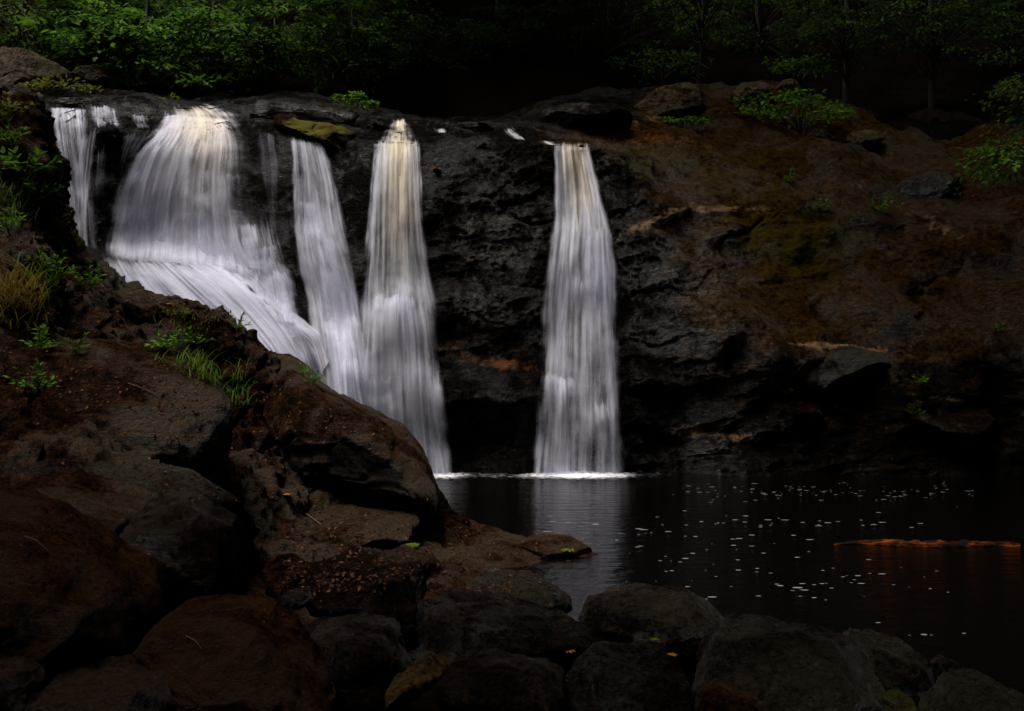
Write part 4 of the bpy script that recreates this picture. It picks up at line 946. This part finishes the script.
plant(28, 175, 16, .5, M['leaf_bright'], 'broad leaved plant on the steep left bank beside the veil', 401, leaf=.14)
plant(12, 150, 14, .5, M['leaf_mid'], 'dark green plant above the broad leaved one at the left edge', 402, leaf=.11)
plant(62, 228, 14, .35, M['leaf_olive'], 'olive plant where the bank meets the foot of the veil', 403, leaf=.07)
plant(8, 120, 16, .5, M['leaf_olive'], 'olive bush on the crest of the left bank at the edge', 404, leaf=.09)
plant(40, 200, 14, .4, M['leaf_mid'], 'small plant under the broad leaved one on the left bank', 405, leaf=.08)
plant(60, 280, 18, .45, M['leaf_mid'], 'leafy plant right of the golden grass', 406, leaf=.09)
plant(90, 290, 14, .4, M['leaf_mid'], 'trailing plant on the bank with a few long shoots', 407, leaf=.08)
plant(8, 232, 12, .4, M['leaf_bright'], 'bright little plant at the left edge above the golden grass', 408, leaf=.08)
plant(40, 350, 12, .3, M['leaf_mid'], 'small plant on the humped rock below the golden grass', 409, leaf=.08)
plant(75, 352, 10, .28, M['leaf_dark'], 'dark sprig on the middle of the humped rock', 410, leaf=.06)
plant(38, 390, 12, .35, M['leaf_bright'], 'feathery green plant low on the humped rock', 411, leaf=.07)
plant(170, 352, 14, .35, M['leaf_bright'], 'leafy plant at the left end of the green grass', 412, leaf=.08)
plant(195, 345, 14, .32, M['leaf_bright'], 'bright bushy plant in the middle of the green grass', 413, leaf=.07)
plant(180, 318, 12, .3, M['leaf_olive'], 'mossy olive sprig near the bank edge below the apron', 414, leaf=.05)
plant(238, 330, 10, .28, M['leaf_bright'], 'sprig on the bank edge against the white apron', 415, leaf=.06)
plant(302, 376, 8, .22, M['leaf_bright'], 'tiny sprig on the crest of the jutting boulder', 416, leaf=.06)
plant(312, 384, 7, .2, M['leaf_mid'], 'second tiny sprig just right on the same crest', 417, leaf=.05)
plant(820, 212, 12, .4, M['leaf_mid'], 'small fern on the right hand ledge line', 420, leaf=.10)
plant(880, 214, 16, .5, M['leaf_mid'], 'larger fern on the ledge under the grey slab boulder', 421, leaf=.12)
plant(920, 384, 10, .3, M['leaf_mid'], 'little fern on the shaded lower right rock', 422, leaf=.08)
plant(840, 412, 8, .22, M['leaf_mid'], 'tiny fern in the dark recess at lower right', 423, leaf=.07)
plant(788, 396, 8, .2, M['leaf_mid'], 'tiny sprig on the block under the big overhang', 424, leaf=.07)
plant(915, 416, 9, .3, M['leaf_dark'], 'dark fern on the lower ledge at right', 425, leaf=.08)
plant(790, 182, 10, .3, M['leaf_mid'], 'sprig on the brown slope below the pale pointed stones', 426, leaf=.08)
plant(998, 332, 9, .3, M['leaf_mid'], 'little plant on the rock face at the right edge', 427, leaf=.07)
grass(20, 300, 40, 420, .42, M['grass_gold'], 'golden dry grass clump at the left edge', 430, ry=28)
grass(45, 285, 30, 160, .32, M['grass_green'], 'green grass mixed in right of the golden clump', 431, ry=24)
grass(205, 365, 46, 380, .28, M['grass_green'], 'green grass trailing down the left bank toward the jutting boulder', 432, ry=30)
grass(235, 388, 22, 120, .26, M['grass_green'], 'lower end of the trailing green grass', 433, ry=22)
grass(195, 315, 50, 200, .14, M['leaf_olive'], 'short mossy grass along the bank edge below the white apron', 434, ry=14, stuff=True)
grass(75, 235, 30, 160, .2, M['leaf_olive'], 'short olive grass at the top corner of the bank by the veil', 435, ry=16)
grass(15, 200, 30, 160, .3, M['grass_green'], 'grass on the steep bank under the crest at left', 436, ry=40)

# leaf litter
def litter():
    rs = np.random.RandomState(9); pos, d, nr, ss = [], [], [], []
    regions = [(150,330,320,500,700,.05),(250,440,400,545,700,.05),(280,620,515,592,1300,.05),(0,150,230,330,350,.06),(0,250,340,470,350,.05),(0,160,480,640,350,.016),(130,330,605,690,260,.014),(180,440,590,711,130,.016),(440,760,600,711,120,.014),(620,1000,140,360,260,.07),(640,900,390,470,90,.05),(540,700,110,145,60,.07)]
    for x0, x1, y0, y1, n, s in regions:
        for _ in range(int(n * 1.3)):
            h = cast(rs.uniform(x0, x1), rs.uniform(y0, y1))
            if h is None: continue
            nrm = np.array(h[2]); nrm = nrm if nrm[2] > 0 else -nrm
            p = np.array(h[0]) + nrm * .004
            if nrm[2] < .25 or p[2] < .03: continue
            dv = rs.normal(size=3); dv -= nrm * dv.dot(nrm); pos.append(p); d.append(dv); nr.append(nrm + rs.normal(size=3) * .3); ss.append(s * .62 * rs.uniform(.35, 1.7))
    r = rs.rand(len(pos)) ** 2.5
    V, F, R_ = leaf_arrays(np.array(pos), np.array(d), np.array(nr), np.array(ss), r, .6)
    tag(link('leaf_litter', raw_mesh('leaf_litter', V, F, M['litter'], smooth=False, attrs=dict(rnd=R_))), 'brown fallen leaves scattered over the rocks and shore', 'leaf litter', kind='stuff')
litter()
def one_leaf(px, py, size, mat, label, seed):
    p = on(px, py); rs = np.random.RandomState(seed); pos, d = [], []
    for a in (-1.2, -.6, 0, .6, 1.2):
        pos.append([0, 0, .03]); t0 = a + seed; d.append([math.cos(t0), math.sin(t0), .05])
    V, F, R_ = leaf_arrays(np.array(pos), np.array(d), np.tile([0, -.3, 1.0], (5, 1)), np.array([.7, .9, 1, .9, .7]) * size, rs.rand(5), .42)
    tag(link('fallen_leaf', raw_mesh('fallen_leaf', V, F, mat, smooth=False, attrs=dict(rnd=R_)), loc=p), label, 'leaf')
one_leaf(283, 497, .13, M['orange_leaf'], 'orange fallen leaf below the dark left boulders of the bank', 1)
one_leaf(170, 306, .14, M['orange_leaf'], 'orange brown leaf on the bank near the apron', 2)
one_leaf(418, 549, .16, M['lime_leaf'], 'yellow green maple leaf on the litter strewn shore', 3)
one_leaf(570, 552, .15, M['lime_leaf'], 'yellow green leaf near the tip of the shore', 4)
one_leaf(436, 170, .16, M['orange_leaf'], 'orange leaf stuck to the black rock right of the middle cascade', 5)
one_leaf(566, 655, .07, M['orange_leaf'], 'upright tan leaf on the rounded grey boulder', 6)
one_leaf(670, 660, .06, M['orange_leaf'], 'small orange leaf right of the rounded grey boulder', 7)
one_leaf(656, 645, .06, M['lime_leaf'], 'green leaf scrap on the smooth dark boulder', 8)
one_leaf(437, 539, .10, M['orange_leaf'], 'small orange leaf beside the yellow green maple leaf', 9)

def twig(px0, py0, px1, py1, r_, label):
    a, b = on(px0, py0), on(px1, py1); m = (a + b) / 2 + [0, 0, .04]
    V, F = tube_arrays([a + [0, 0, .02], m, b + [0, 0, .03]], [r_, r_ * .8, r_ * .4], 6)
    tag(link('twig', raw_mesh('twig', rebase(V, a), F, M['twig']), loc=a), label, 'twig')
M['twig'] = bark_mat('dry_twig', (0.05, 0.035, 0.02), (0.14, 0.10, 0.06))
twig(186, 640, 202, 655, .004, 'thin yellowish twig on top of the rounded brown boulder')
twig(52, 656, 66, 664, .003, 'thin pale twig above the low corner boulder')
twig(306, 515, 336, 540, .006, 'long thin twig lying on the reddish ledge under the jutting boulder')
twig(25, 540, 48, 556, .004, 'thin twig across the huge rusty boulder')
twig(128, 385, 160, 400, .006, 'dry twig lying on the humped brown rock')
# ------------------------------------------------------------ leaf layers added out of view to shade the gorge
def added_canopy():
    rs = np.random.RandomState(12); pos = []
    def slab(x0, x1, y0, y1, z0, z1, n):
        pos.append(np.stack([rs.uniform(x0, x1, n), rs.uniform(y0, y1, n), rs.uniform(z0, z1, n)], -1))
    slab(-22, 22, -14, 7, 9, 16, 11000)  # over the camera, shading the near rocks
    slab(-30, 30, -26, -12, -1, 20, 9000)     # blocks light from behind the viewer
    slab(19, 28, -12, 26, 0, 17, 8000)        # blocks light from the right
    slab(-30, -17, -12, 24, 4, 18, 6000)        # blocks light from the left
    slab(2.5, 24, 8, 24, 16, 21, 2700)         # over the right bank
    slab(-26, -11, -2, 22, 11, 18, 3500)      # left bank
    slab(-22, 30, 38, 62, 24, 32, 6000)       # shades the slope from above
    slab(-3, 30, 24, 42, 19.5, 25, 5200)
    slab(-9, 2, 29, 44, 19, 24, 3000)
    p = np.concatenate(pos)
    n = len(p); d = rs.normal(size=(n, 3)); d[:, 2] *= .4; nr = rs.normal(size=(n, 3)) * .5 + [0, 0, 1]
    V, F, R_ = leaf_arrays(p, d, nr, rs.uniform(.35, .8, n), rs.rand(n), .7)
    tag(link('shade_canopy', raw_mesh('shade_canopy', V, F, M['leaf_dark'], smooth=False, attrs=dict(rnd=R_))), 'unseen leaf layers added to shade the gorge', 'added_canopy', kind='stuff')
added_canopy()
